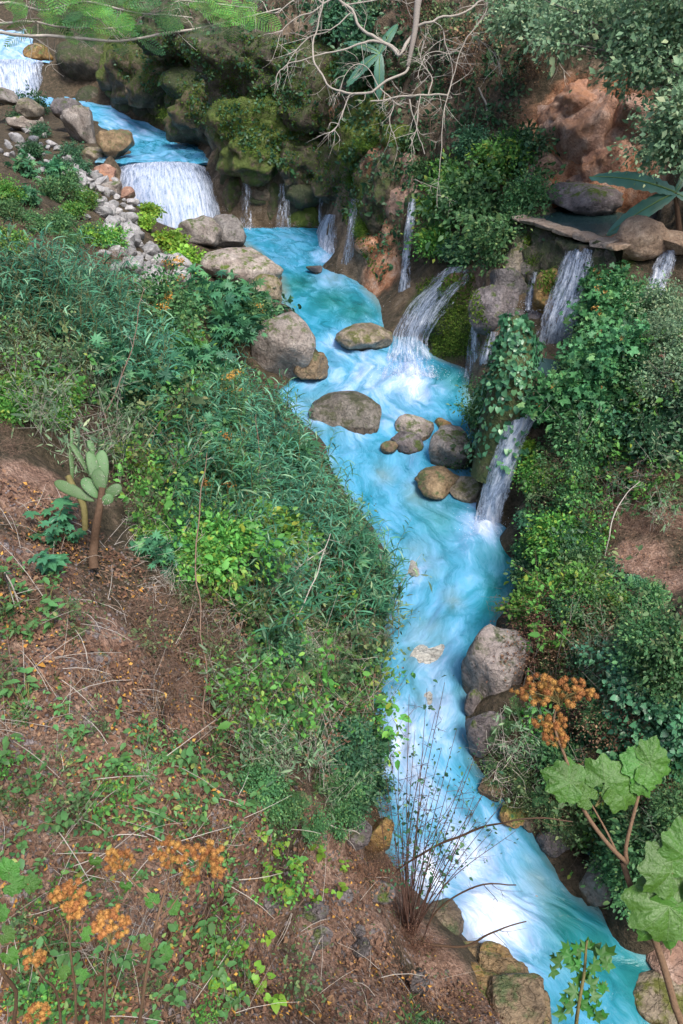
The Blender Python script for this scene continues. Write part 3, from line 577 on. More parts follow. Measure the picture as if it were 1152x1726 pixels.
sliding_fall('faint trickle to the right of the small spout', [(592, 602, 335), (586, 600, 380), (578, 596, 420), (572, 594, 462)], 0.35, -8.8, out=0.3)
sliding_fall('trickle running down to the left of the vine covered pillar', [(822, 842, 560), (812, 838, 585), (806, 832, 610), (798, 822, 640)], 0.5, -9.72, out=0.15)
sliding_fall('faint dribble left of the thin waterfall below the pool wall', [(895, 908, 460), (888, 904, 490), (884, 900, 525)], 0.3, out=0.2)

def flat_pool(name, label, poly, z, foamk=0.0):
    c = np.mean(poly, 0); n = 48
    P = spline(list(poly)+[poly[0]], n+1)[:-1]
    rings = [c + (P-c)*k for k in (0.02, 0.25, 0.5, 0.75, 1.0)]
    V = np.concatenate(rings); V[:, 2] = z + fbm(V*2.5, 2, 9)*0.01
    F = np.array([[r*n+i, r*n+(i+1) % n, (r+1)*n+(i+1) % n, (r+1)*n+i] for r in range(4) for i in range(n)])
    fo = np.full(len(V), foamk)
    me = mesh_np(name, V, F, MAT['pool'], True, {'flow': ('FLOAT_VECTOR', V), 'foam': ('FLOAT', fo), 'shallow': ('FLOAT', np.full(len(V), 0.3))})
    return tag(link(name, me), label, None, None, 'structure')
m, ns, ls, b = newmat('still_pool_water'); MAT['pool'] = m
b.inputs['Base Color'].default_value = (0.035, 0.075, 0.075, 1); b.inputs['Roughness'].default_value = 0.08; b.inputs['IOR'].default_value = 1.33
_n = N_(ns, 'ShaderNodeTexNoise', Scale=5.0, Detail=3.0); _b = N_(ns, 'ShaderNodeBump', Strength=0.25, Distance=0.04); ls.new(_n.outputs[0], _b.inputs['Height']); ls.new(_b.outputs[0], b.inputs['Normal'])
flat_pool('pool_water', 'dark still water of the pool behind the stone wall', [at_z(885, 368, -5.12), at_z(960, 395, -5.12), at_z(1045, 418, -5.12), at_z(1110, 400, -5.12), at_z(1080, 352, -5.12), at_z(960, 346, -5.12)], -5.12)
flat_pool('basin_water', 'shallow green water in the small basin behind the pillar', [at_z(875, 705, -7.95), at_z(915, 700, -7.95), at_z(955, 640, -7.95), at_z(950, 590, -7.95), at_z(915, 578, -7.95), at_z(880, 620, -7.95)], -7.95)

sliding_fall('thin strand of water left of the small white spout', [(541, 547, 285), (539, 546, 320), (538, 545, 360), (536, 546, 388)], 0.3, -8.55, out=.9)
sliding_fall('broken veil of water between the mossy mound and the pillar', [(800, 815, 505), (795, 812, 545), (788, 808, 590), (782, 806, 638)], 0.3, -9.7, out=.3)
sliding_fall('weak veil right of the broad waterfall', [(408, 424, 300), (406, 424, 335), (404, 425, 370), (404, 426, 388)], 0.12, -8.55, out=.7)
sliding_fall('weak veil on the wet wall behind the far pool', [(470, 490, 310), (468, 490, 340), (466, 491, 366), (466, 492, 388)], 0.1, -8.55, out=.7)

# ------------------------------------------------------------------ rocks
import bmesh
def ico(sub):
    bm = bmesh.new(); bmesh.ops.create_icosphere(bm, subdivisions=sub, radius=1.0)
    V = np.array([v.co[:] for v in bm.verts]); F = np.array([[v.index for v in f.verts] for f in bm.faces]); bm.free(); return V, F
ICO = {k: ico(k) for k in (1, 2, 3, 4, 5)}
def rock_shape(seed, sub=4, planes=9, rough=0.2, cut=(0.5, 0.88)):
    r = np.random.default_rng(seed); V, F = ICO[sub]; V = V.copy()
    for k in range(planes):
        n = nrm(r.normal(size=3)); o = r.uniform(*cut)
        d = V@n - o; V = V - n[None]*np.maximum(d, 0)[:, None]*0.94
    s = seed*7.31
    V = V*(1 + rough*fbm(V*1.4+s, 4, seed)[:, None] + rough*0.35*fbm(V*5+s, 3, seed+9)[:, None])
    return V, F
def water_z(v): return float(np.interp(v, [q[0] for q in RIVER][::-1], [q[3] for q in RIVER][::-1]))
rock_mat('rock_wash', (0.22, 0.21, 0.18), (0.32, 0.31, 0.28), (0.42, 0.41, 0.38), wet=.8)
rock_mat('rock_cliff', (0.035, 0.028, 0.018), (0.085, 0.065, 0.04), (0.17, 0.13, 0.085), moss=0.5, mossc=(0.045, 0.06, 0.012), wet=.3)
SOLID, MEMBERS = [], {}
def remember(o, u, v): MEMBERS.setdefault(o['label'], []).append((o, u, v)); return o
def boulder(label, u, v, w, h, mat, where='g', seed=None, deep=0.35, yaw=None, planes=9, sub=4, name='boulder', tilt=0.0, group=None, rough=0.2, z=None, d=None, proud=0.0, uv=False, emerge=None):
    seed = seed if seed is not None else int(u*3+v)
    vb = v + h*0.42
    if d is not None: p = at_d(u, vb, d)
    elif where == 'w': p = at_z(u, vb, z if z is not None else water_z(vb))
    else: p, _ = hit(u, vb)
    d = float(np.dot(p, [0, CP, -SP])); rx = w*d/FPX/2*1.12
    el = math.atan2(-p[2], p[1]); hh = h*d/FPX/2*1.12
    ry = rx*0.85
    rz2 = (hh*hh - (ry*math.sin(el))**2)/max(math.cos(el)**2, 0.1); rz = math.sqrt(max(rz2, (0.4*rx)**2))
    if rz > 1.5*rx: rz = 1.5*rx
    c = at_d(u, v, d + deep*ry)
    if where == 'c': h0, n0 = hit(u, v); c = h0 + n0*ry*proud
    V, F = rock_shape(seed, sub, planes, rough); V = V*[rx, ry, rz]
    if emerge is not None: V = V*[1, 1, .6]; c[2] = water_z(v) - V[:, 2].max()*(1-emerge)
    wz = (z if z is not None else water_z(vb)) if where == 'w' else -99
    me = mesh_np(name, V, F, MAT[mat], True, {'soaked': ('FLOAT', np.clip(1-(V[:, 2]+c[2]-wz-.02)/(.28*max(rz, .3)), 0, 1)*(emerge is None))})
    o = link(name, me, None, c, (tilt, 0, yaw if yaw is not None else rnd.uniform(-0.4, 0.4)))
    SOLID.append((V, F, o)); tag(o, label, 'rock' if name == 'rock' else 'boulder', group)
    if group: remember(o, u, v)
    return o
boulder('rounded tan boulder leaning on its neighbour beside the far pool', 335, 393, 70, 52, 'rock_tan', deep=0.2)
boulder('smooth tan boulder at the far pool edge below the broad waterfall', 382, 398, 62, 56, 'rock_tan', deep=0.2)
boulder('long pale boulder with a flat top on the left bank of the far pool', 405, 452, 135, 62, 'rock_tan', deep=0.1, planes=7)
boulder('grey boulder with leafy creepers on its left, beside the upper pool', 446, 500, 75, 60, 'rock_half_moss', deep=0.1)
boulder('large tan boulder draped with creepers on the left bank', 480, 598, 110, 115, 'rock_tan', deep=0.1, planes=6, seed=5)
boulder('wet olive rock under the large creeper draped boulder', 524, 622, 60, 55, 'rock_ochre', 'w', deep=0.1)
boulder('broad rounded boulder in midstream washed by foam', 592, 697, 135, 64, 'rock_half_moss', 'w', planes=4, seed=23, deep=0.5, rough=.16)
boulder('flat topped grey rock beside the foot of the side waterfall', 614, 570, 84, 46, 'rock_half_moss', 'w', planes=8, deep=0.2)
boulder('grey rock with a green tuft in the river', 698, 722, 64, 42, 'rock_tan', 'w')
boulder('speckled grey rock touching the tufted rock in the river', 690, 745, 56, 40, 'rock_grey', 'w')
boulder('small brown rock at the left foot of the speckled rock', 658, 756, 30, 24, 'rock_ochre', 'w', name='rock')
boulder('small ochre rock between the tufted rock and the right bank', 748, 716, 34, 22, 'rock_ochre', 'w', name='rock')
boulder('large pale boulder below the vine covered pillar', 770, 762, 90, 84, 'rock_tan', 'w', deep=0.3, planes=8)
boulder('brown boulder with a wet base left of the white chute', 742, 814, 84, 52, 'rock_ochre', 'w', deep=0.3)
boulder('dark mossy rock between the brown boulder and the chute', 790, 826, 60, 48, 'rock_half_moss', 'w', deep=0.3)
boulder('low washed rock just under the water below the chute', 708, 948, 64, 36, 'rock_wash', 'w', planes=5, emerge=.12)
boulder('pale washed boulder in the rapids beside the left bank', 716, 1086, 84, 56, 'rock_wash', 'w', planes=5, emerge=.15)
boulder('washed brown rock in the white rapids', 740, 1178, 90, 52, 'rock_wash', 'w', planes=5, emerge=.12, name='rock')
boulder('large smooth pink boulder at the right edge of the rapids', 842, 1135, 118, 155, 'rock_pink', 'w', planes=5, deep=0.35, seed=77, z=-11.1)
boulder('dark rock face below the large pink boulder', 818, 1240, 70, 120, 'rock_grey', 'w', planes=8, deep=0.3, seed=12)
boulder('angular brown boulder wedged in the right bank behind the stem', 1008, 1492, 90, 84, 'rock_tan', 'w', planes=12, deep=0.3, seed=31)
boulder('brown rock wall at the water behind the large leaves', 915, 1345, 110, 80, 'rock_grey', 'w', planes=8, deep=0.4, seed=32)
boulder('small submerged brown rock in the lower rapids', 900, 1492, 50, 44, 'rock_wash', 'w', planes=4, emerge=.1, name='rock')
boulder('rough rock at the right edge behind the lowest stem', 1140, 1612, 90, 70, 'rock_red', 'w', planes=9, deep=0.3, seed=33)
boulder('wet rock in the bottom right corner under the boulder', 1130, 1690, 130, 80, 'rock_half_moss', 'w', planes=7, deep=0.5, seed=34)
boulder('pale angular boulder above the white stones', 138, 210, 62, 74, 'rock_tan', planes=10, deep=0.1)
boulder('wet brown boulder at the lip of the broad waterfall', 196, 240, 58, 52, 'rock_ochre', 'w', z=-5.8, planes=10)
boulder('grey brown boulder under the wet brown boulder', 164, 268, 54, 36, 'rock_half_moss', deep=0.1)
boulder('reddish boulder left of the broad waterfall', 180, 297, 44, 34, 'rock_red', deep=0.1)
boulder('pale rock between the white stones and the waterfall', 190, 316, 42, 26, 'rock_tan', deep=0.1, name='rock')
boulder('red brown rock by the waterfall foot above the lime bush', 213, 327, 30, 24, 'rock_red', deep=0.1, name='rock')
boulder('brown boulder at the foot of the topmost waterfall', 112, 182, 50, 32, 'rock_grey', 'w', z=-4.4)
boulder('rock at the left edge below the topmost waterfall', 8, 165, 50, 28, 'rock_tan', 'w', z=-4.0, name='rock')
boulder('grassy rock below the topmost waterfall', 52, 186, 44, 36, 'rock_half_moss', 'w', z=-4.1, name='rock')
boulder('pale broken boulder beside the white stones', 40, 207, 60, 34, 'rock_tan', deep=0.1)
boulder('brown rock jutting above the topmost waterfall', 66, 90, 50, 26, 'rock_ochre', 'w', z=-1.6, name='rock')
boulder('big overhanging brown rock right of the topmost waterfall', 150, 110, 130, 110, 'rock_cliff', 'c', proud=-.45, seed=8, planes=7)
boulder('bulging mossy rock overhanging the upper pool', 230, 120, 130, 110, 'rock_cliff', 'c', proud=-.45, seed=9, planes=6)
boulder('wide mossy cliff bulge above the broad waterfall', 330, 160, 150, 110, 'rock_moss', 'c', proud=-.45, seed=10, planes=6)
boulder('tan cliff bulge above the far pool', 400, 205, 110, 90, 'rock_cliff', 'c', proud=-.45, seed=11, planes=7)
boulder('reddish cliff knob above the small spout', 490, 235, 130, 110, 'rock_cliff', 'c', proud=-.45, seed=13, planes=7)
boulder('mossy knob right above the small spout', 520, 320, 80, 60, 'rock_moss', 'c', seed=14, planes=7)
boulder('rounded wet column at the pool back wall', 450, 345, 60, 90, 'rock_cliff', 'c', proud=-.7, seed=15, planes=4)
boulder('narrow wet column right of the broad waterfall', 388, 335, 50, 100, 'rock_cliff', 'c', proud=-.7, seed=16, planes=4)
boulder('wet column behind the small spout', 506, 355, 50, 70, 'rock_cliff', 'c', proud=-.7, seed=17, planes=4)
boulder('large moss covered mound beside the side waterfall', 772, 556, 98, 122, 'rock_moss', 'w', seed=41, planes=6, deep=0.25, z=-9.7)
boulder('dark brown rock above the right of the mossy mound', 832, 520, 80, 80, 'rock_grey', 'g', seed=42, planes=8, deep=0.2)
boulder('mossy brown rock left of the thin waterfall', 920, 505, 62, 90, 'rock_ochre', 'g', seed=43, planes=8, deep=0.1)
boulder('small dark rock in the far pool below the spout', 530, 454, 26, 18, 'rock_grey', 'w', name='rock')
boulder('brown rock apron on the left of the lower rapids', 640, 1410, 60, 60, 'rock_ochre', 'w', seed=44, deep=0.3, planes=8)
boulder('ochre ledge along the water below the red twigs', 735, 1555, 90, 70, 'rock_ochre', 'w', seed=45, deep=0.3, planes=9)
for i, (u, v, w, h, lab) in enumerate([(612, 1600, 32, 44, 'smooth grey stone half buried in the lower slope'), (606, 1570, 24, 22, 'small dark stone just above the smooth grey stone'), (540, 1580, 40, 30, 'round brown stone in the soil left of the smooth grey stone'),
        (530, 1535, 44, 34, 'rough grey stone above the round brown stone'), (458, 1525, 40, 36, 'dark slab in the soil of the lower slope'), (638, 1500, 50, 40, 'grey slab near the water above the red twigs'), (575, 1510, 40, 30, 'small grey slab among leaf litter'),
        (148, 1225, 30, 28, 'tan stone on the bare earth slope'), (70, 940, 24, 16, 'orange stone left of the cactus'), (170, 1110, 34, 20, 'grey flake on the bare earth slope'), (600, 1405, 50, 46, 'weathered grey rock on the lower bank'), (700, 1660, 46, 56, 'dark upright rock on the lower bank edge'), (1095, 1225, 50, 40, 'grey rock showing among the right bank creepers')]):
    boulder(lab, u, v, w, h, 'rock_grey' if i not in (7, 8) else 'rock_tan', 'g', seed=200+i, sub=4, name='stone', deep=0.15)['category'] = 'stone'
# stacked ledge of ochre blocks at the water's edge, bottom centre
led = empty('rock_ledge', at_z(850, 1700, -11.9))
tag(led, 'layered ochre rock ledge at the water, bottom centre', 'rock ledge')
for i, (u, v, w, h) in enumerate([(800, 1630, 80, 34), (850, 1655, 90, 36), (780, 1668, 76, 34), (870, 1690, 90, 34), (805, 1705, 96, 38), (880, 1722, 90, 34), (760, 1640, 60, 40), (740, 1700, 70, 60), (820, 1740, 130, 40), (835, 1625, 50, 20), (830, 1680, 60, 24), (770, 1690, 60, 24), (900, 1705, 50, 22), (720, 1660, 60, 40)]):
    p = at_z(u, v, -11.85 + 0.13*(i % 4)); d = float(np.dot(p, [0, CP, -SP])); V, F = rock_shape(300+i, 4, 12, 0.12, (0.5, 0.8))
    V = np.sign(V)*np.abs(V)**.55; V = V/np.abs(V).max(0); V = V + nrm(V)*fbm(V*2.5+i, 4, 300+i)[:, None]*.16; V = V*[w*d/FPX/2*1.2, 0.34, 0.17]
    link('rock_block', mesh_np('rock_block', V, F, MAT['rock_ochre'], True), led, p-np.array(led.location), (0, 0.1, rnd.uniform(-0.3, 0.1)))
CR = random.Random(5)
for i, (u, v, w, h) in enumerate([(955, 225, 170, 180), (1040, 270, 140, 140), (900, 300, 100, 120), (985, 160, 150, 110), (1070, 190, 130, 120), (1000, 320, 120, 70)]):
    boulder('craggy orange bulge of the red cliff', u, v, w, h, 'rock_red', 'c', seed=680+i, name='cliff_bulge', group='craggy bulges of the red cliff', proud=-.45, planes=18, rough=.34, sub=5)
for i, (u, v, w, h) in enumerate([(285, 135, 150, 120), (365, 190, 150, 120), (440, 235, 150, 110), (512, 275, 120, 110), (565, 300, 80, 90), (225, 105, 110, 100), (420, 120, 170, 120), (540, 160, 150, 130), (620, 240, 110, 130), (330, 60, 150, 90), (655, 330, 80, 110)]):
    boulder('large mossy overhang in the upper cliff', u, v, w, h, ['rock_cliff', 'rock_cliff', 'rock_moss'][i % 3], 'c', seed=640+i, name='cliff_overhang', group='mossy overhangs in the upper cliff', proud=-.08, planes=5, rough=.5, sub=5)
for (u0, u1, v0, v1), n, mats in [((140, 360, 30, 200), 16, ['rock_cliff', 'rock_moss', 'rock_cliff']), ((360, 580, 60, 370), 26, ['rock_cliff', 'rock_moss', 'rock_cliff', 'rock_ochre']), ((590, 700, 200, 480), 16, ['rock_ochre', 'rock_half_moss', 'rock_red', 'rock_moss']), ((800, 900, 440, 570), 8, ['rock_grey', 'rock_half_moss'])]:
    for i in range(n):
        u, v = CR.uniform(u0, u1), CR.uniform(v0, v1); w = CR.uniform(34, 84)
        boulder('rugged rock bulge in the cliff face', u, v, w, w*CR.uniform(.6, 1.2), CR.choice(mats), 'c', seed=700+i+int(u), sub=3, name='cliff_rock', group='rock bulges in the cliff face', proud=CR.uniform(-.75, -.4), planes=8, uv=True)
for i, (u, v, w, h) in enumerate([(845, 1290, 60, 50), (880, 1320, 60, 44), (830, 1330, 44, 36), (940, 1420, 60, 60), (960, 1400, 60, 50), (870, 1370, 60, 40), (1050, 1530, 60, 44), (1090, 1560, 60, 50), (905, 1385, 50, 40), (800, 1190, 40, 60)]):
    boulder('dark wet rock along the right edge of the lower rapids', u, v, w, h, ['rock_grey', 'rock_half_moss', 'rock_ochre'][i % 3], 'w', seed=820+i, sub=4, name='bank_rock', group='wet rocks along the lower right bank', deep=.3)
# white stones tumbling down the left bank
STONE = [mesh_np('white_stone', *(lambda q: (q[0]*[1, .8, .62], q[1]))(rock_shape(400+i, 3, 16, 0.12, (.42, .75))), MAT['rock_pale'], True) for i in range(7)]
path = [((18, 232), 22), ((60, 262), 26), ((110, 285), 16), ((150, 305), 22), ((175, 335), 26), ((205, 370), 20), ((200, 400), 16), ((215, 430), 20), ((250, 455), 26), ((285, 470), 20)]
for i in range(280):
    t = rnd.random()*(len(path)-1.001); k = int(t); f = t-k
    (u0, v0), w0 = path[k]; (u1, v1), w1 = path[k+1]; w = w0*(1-f)+w1*f
    u = u0*(1-f)+u1*f + rnd.gauss(0, w*0.95); v = v0*(1-f)+v1*f + rnd.gauss(0, w*0.6)
    p, n = hit(u, v); s = min(0.62, rnd.lognormvariate(-1.3, 0.38))
    o = link('white_stone', STONE[i % 7], None, p + n*s*0.25, (rnd.uniform(-.4, .4), rnd.uniform(-.4, .4), rnd.uniform(0, 6)), s)
    tag(o, 'pale stone in the scree on the left bank', 'stone', 'pale stones tumbled down the left bank')

# ------------------------------------------------------------------ stone pool wall, right
def wall_strip():
    root = empty('pool_wall', at_z(965, 395, -5.6)); base = np.array(root.location)
    tag(root, 'low curved stone wall with a pale rim holding the dark pool', 'wall')
    C = spline([at_z(872, 366, -5.02), at_z(900, 374, -5.02), at_z(950, 388, -5.02), at_z(1000, 403, -5.02), at_z(1050, 418, -5.0)], 40) - base
    T = nrm(np.gradient(C, axis=0)); Nv = np.stack([T[:, 1], -T[:, 0], 0*T[:, 0]], -1); Nv *= np.sign(-Nv[:, 1:2])
    def sweep(nm, prof, mat, amp, seed):
        k = len(prof); V = np.array([[C[i] + Nv[i]*x + np.array([0, 0, z]) for x, z in prof] for i in range(40)]); V = V + Nv[:, None]*(fbm((V+base)*3, 3, seed)*amp)[..., None]; V[..., 2] += fbm((V+base)*2.2, 2, seed+1)*amp*.5
        idx_ = np.arange(40*k).reshape(40, k); F = np.stack([idx_[:-1], np.roll(idx_, -1, 1)[:-1], np.roll(idx_, -1, 1)[1:], idx_[1:]], -1).reshape(-1, 4)
        link(nm, mesh_np(nm, V.reshape(-1, 3), F, MAT[mat], True), root)
    r = np.random.default_rng(4)
    for i in range(0, 40, 6):
        a, b_ = C[i], C[min(39, i+6)]; L = np.linalg.norm(b_-a); yaw = math.atan2(*(b_-a)[[1, 0]]); V, F = rock_shape(530+i, 4, 6, .1)
        V = np.sign(V)*np.abs(V)**.5; V = V/np.abs(V).max(0)*[L*.58, .33, .085]; V = V + nrm(V)*fbm(V*6+i, 3, i)[:, None]*.05
        link('coping_stone', mesh_np('coping_stone', V, F, MAT['rock_masonry'], True), root, (a+b_)/2+[0, 0, .0], (r.normal()*.05, r.normal()*.05, yaw+r.normal()*.06))
    sweep('wall_face', [(-.15, -.1), (.14, -.1), (.18, -.3), (.26, -.55), (.38, -.85), (.5, -1.3), (.6, -1.9), (-.2, -1.9)], 'rock_cliff', .45, 5)
wall_strip()
boulder('rounded red boulder at the right end of the pool wall', 1076, 402, 90, 62, 'rock_masonry', d=20.7, seed=61, planes=4)
boulder('flat masonry shelf right of the rounded red boulder', 1132, 408, 84, 40, 'rock_masonry', d=20.6, seed=62, planes=6)
boulder('orange upright rock behind the pool at the right edge', 1142, 365, 46, 50, 'rock_red', d=24.0, seed=63, planes=6)
boulder('grey scalloped rock rising behind the dark pool', 985, 338, 120, 50, 'rock_grey', 'c', seed=64, planes=5)
boulder('low grey rock behind the pool under the banana leaves', 1095, 358, 60, 36, 'rock_grey', 'c', seed=65, planes=6)
boulder('red cliff bulge left of the dark pool', 905, 335, 60, 70, 'rock_red', 'c', seed=66, planes=6)

# everything solid, for plants that grow on the rocks as well
_P, _F, _n = [TV], [np.concatenate([TF[:, [0, 1, 2]], TF[:, [0, 2, 3]]])], len(TV)
for V, F, o in SOLID:
    R_ = np.array(o.rotation_euler.to_matrix()); _P.append(V@R_.T + np.array(o.location)); _F.append(F+_n); _n += len(V)
BVH2 = BVHTree.FromPolygons(np.concatenate(_P).tolist(), np.concatenate(_F).tolist())
def hit2(u, v):
    loc, n, i, d = BVH2.ray_cast(Vector((0, 0, 0)), Vector(ray(u, v)).normalized(), 200)
    return (np.array(loc), np.array(n if n.dot(Vector(ray(u, v))) < 0 else -n)) if loc is not None else hit(u, v)
# ------------------------------------------------------------------ leaf templates (length 1 along +Y, face up +Z)
def tri(V, F): return np.array(V, float), np.array(F, int)
T_QUAD = tri([(0, 0, 0), (-.3, .42, .07), (0, 1, -.05), (.3, .42, .07)], [(0, 3, 2), (0, 2, 1)])
T_OVATE = tri([(0, 0, 0), (0, .5, -.02), (0, 1, -.14), (-.27, .28, .05), (-.22, .66, .01), (.27, .28, .05), (.22, .66, .01)], [(0, 1, 3), (3, 1, 4), (4, 1, 2), (0, 5, 1), (5, 6, 1), (6, 2, 1)])
T_HEART = tri([(0, .08, 0), (0, .5, -.03), (0, 1, -.16), (-.3, -.06, .03), (-.46, .25, .06), (-.3, .66, .0), (.3, -.06, .03), (.46, .25, .06), (.3, .66, .0)],
              [(0, 1, 3), (3, 1, 4), (4, 1, 5), (5, 1, 2), (0, 6, 1), (6, 7, 1), (7, 8, 1), (8, 2, 1)])
T_LANCE = tri([(0, 0, 0), (-.10, .33, .02), (.10, .33, .02), (-.085, .66, -.04), (.085, .66, -.04), (0, 1, -.16)], [(0, 2, 1), (1, 2, 4), (1, 4, 3), (3, 4, 5)])
T_BLADE = tri([(-.018, 0, 0), (.018, 0, 0), (-.05, .3, .07), (.05, .3, .07), (-.044, .65, .02), (.044, .65, .02), (0, 1, -.22)], [(0, 1, 3), (0, 3, 2), (2, 3, 5), (2, 5, 4), (4, 5, 6)])
def palmate(n, deep=0.45, wide=0.9, span=2.5):
    V = [(0, 0, 0)]; F = []
    a = np.linspace(-span, span, n)
    for i, t in enumerate(a):
        L = 1 - 0.35*abs(t)/span
        V.append((L*math.sin(t), L*math.cos(t), -0.16*L)); w = (a[1]-a[0])/2*wide
        for s in (-1, 1): V.append((deep*1.25*L*math.sin(t+s*w*0.75), deep*1.25*L*math.cos(t+s*w*0.75), 0.03))
        k = 1+3*i; F += [(0, k+2, k), (0, k, k+1)]
        if i: F.append((0, k+1, k-1))
    return tri(V, F)
T_PALM = palmate(8, 0.42); T_MAPLE = palmate(5, 0.55, 1.0, 2.0); T_LOBED = palmate(7, 0.6, 1.0, 2.2)
def frond():                      # twice divided feathery leaf
    P, Y = [], []
    for i in range(11):
        y = 0.12+0.08*i; ln = 0.34*math.sin(math.pi*(0.18+0.75*i/10))
        for s in (-1, 1):
            d = nrm(np.array([s*1.0, 0.55, -0.08])); st = np.array([0, y, -0.1*y*y])
            for k in range(9):
                for q in (-1, 1):
                    P.append(st + d*ln*(k+1)/9); Y.append(d*0.5 + q*np.array([-d[1], d[0], 0])*1.0)
    P, Y = np.array(P), np.array(Y)
    V, F = scatter(tri([(-.16, .3, 0), (.16, .3, 0), (0, 1, 0)], [(0, 1, 2)]), P, Y, np.tile([0, 0, 1.], (len(P), 1)), 0.075)
    ra = np.array([(-.008, 0, 0), (.008, 0, 0), (0, 1, -.1)])
    return join([(V, F), (ra, np.array([[0, 1, 2]]))])
T_FROND = frond()

def leaf_cloud(seed, R, nclump, per, T, size, cr, up=0.5, droop=0.15, shell=0.5, zmin=0.0, center=None):
    """leaf clumps spread through an ellipsoid; returns leaf triangles and the clump centres"""
    r = np.random.default_rng(seed); R = np.array(R, float)
    D = nrm(r.normal(size=(nclump*3, 3))); D = D[D[:, 2] > -0.75][:nclump]
    C = D*(r.uniform(shell**2, 1, len(D))**0.5)[:, None]*R
    C = C*(1+0.28*r.normal(size=(len(D), 1)))*r.uniform(.75, 1.25, 3)
    C[:, 2] += R[2]*0.9 + zmin
    if center is not None: C = C + center
    ks = r.lognormal(-.1, .45, len(C)); k = r.poisson(per*ks); i = np.repeat(np.arange(len(C)), k)
    off = r.normal(size=(len(i), 3))*(cr*ks**.5)[i][:, None]*np.array([1, 1, .75])
    P = C[i] + off
    ns_ = max(4, nclump//6); sd_ = nrm(r.normal(size=(ns_, 3))*[1, 1, .5] + [0, 0, .6]); m2 = max(6, int(per*.45))      # loose shoots
    st_ = C[r.integers(0, len(C), ns_)]; tt = r.uniform(0, 1, (ns_, m2, 1)); SH = (st_[:, None] + sd_[:, None]*tt*R.mean()*.75 - np.array([0, 0, .18])*R.mean()*tt**2).reshape(-1, 3) + r.normal(size=(ns_*m2, 3))*cr*.14
    P = np.concatenate([P, SH]); off = np.concatenate([off, r.normal(size=SH.shape)*cr])
    ctr = C.mean(0)
    Y = nrm(off)*0.7 + nrm(P-ctr)*0.6 + r.normal(size=P.shape)*0.55; Y[:, 2] -= droop
    Z = np.array([0, 0, up]) + nrm(P-ctr)*0.5 + r.normal(size=P.shape)*0.45
    S = size*r.lognormal(-.03, 0.36, len(P))
    return scatter(T, P, Y, Z, S), C
def stems_to(C, seed, n, r0=0.02, base=0.1, sides=4):
    r = np.random.default_rng(seed); out = []
    for c in C[r.permutation(len(C))[:n]]:
        b0 = np.array([r.normal()*base, r.normal()*base, -0.12]); m_ = b0*0.5 + c*0.5 + np.array([0, 0, 0.12*np.linalg.norm(c)]) + r.normal(size=3)*0.05
        out.append(tube(spline([b0, m_, c], 7), np.linspace(r0, r0*0.25, 7), sides))
    return join(out)

SPEC = {}
def bush_spec(key, mat, R, nclump, per, T, size, cr, variants=4, stem='bark_brown', nst=10, r0=0.018, extra=None, **kw):
    vs = []
    for k in range(variants):
        LV, C = leaf_cloud(1000+hash_(key)+k*13, R, nclump, per, T, size, cr, **kw)
        parts = [('foliage', mesh_np(key+'_foliage', LV[0], LV[1], MAT[mat])), ('branches', mesh_np(key+'_branches', *stems_to(C, k, nst, r0), MAT[stem], True))]
        if extra:
            nm, em, eT, en, es = extra; r = np.random.default_rng(k+5)
            top = C[C[:, 2] > np.percentile(C[:, 2], 45)]; hc = top[r.integers(0, len(top), 11)] + r.normal(size=(11, 3))*cr*.8 + nrm(r.normal(size=(11, 3)))*cr*.3 + [0, 0, cr*0.8]; P = hc[r.integers(0, 11, en)] + r.normal(size=(en, 3))*[.07, .07, .04]
            V, F = scatter(eT, P, r.normal(size=(en, 3)) + [0, 0, .5], r.normal(size=(en, 3)) + [0, 0, 1], es*r.uniform(.6, 1.3, en))
            parts.append((nm, mesh_np(key+'_'+nm, V, F, MAT[em])))
        vs.append(parts)
    SPEC[key] = vs
def hash_(s): return sum((i+1)*ord(c) for i, c in enumerate(s)) % 900
def place(key, name, p, scale, label, cat, group=None, rz=None, variant=None, lean=(0, 0)):
    vs = SPEC[key if isinstance(key, str) else rnd.choice(key)]; parts = vs[variant % len(vs)] if variant is not None else rnd.choice(vs)
    o = empty(name, p, 0, scale, (lean[0], lean[1], rz if rz is not None else rnd.uniform(0, 6.28)))
    for nm, me in parts: link(nm, me, o)
    return tag(o, label, cat, group)

def cane_spec(key, mat, variants=5, h=(1.3, 2.3), ns_=20, leaves=13, ln=0.55, spread=0.42):
    vs = []
    for k in range(variants):
        r = np.random.default_rng(70+k+hash_(key)); St, P, Y, Z, S = [], [], [], [], []
        for s in range(ns_):
            b0 = np.array([r.normal()*spread, r.normal()*spread, -0.1]); H = r.uniform(*h); ln_dir = nrm(np.array([r.normal(), r.normal(), 0]))*H*r.uniform(.1, .45)
            path = spline([b0, b0+[0, 0, H*.5]+ln_dir*.25, b0+[0, 0, H*0.95]+ln_dir], 8)
            St.append(tube(path, np.linspace(.011, .003, 8), 4))
            for i in range(leaves):
                t = 0.25+0.75*i/leaves; p = path[min(7, int(t*7))]*(1-(t*7 % 1)) + path[min(7, int(t*7)+1)]*(t*7 % 1)
                a = i*2.4 + r.normal()*0.5
                P.append(p); Y.append([math.cos(a), math.sin(a), r.uniform(-.15, .9)]); Z.append([r.normal()*.2, r.normal()*.2, 1]); S.append(ln*r.uniform(.6, 1.2)*(1.15-0.5*t))
        V, F = scatter(T_BLADE, np.array(P), np.array(Y), np.array(Z), np.array(S))
        vs.append([('leaves', mesh_np(key+'_leaves', V, F, MAT[mat])), ('stalks', mesh_np(key+'_stalks', *join(St), MAT['stem_green'], True))])
    SPEC[key] = vs
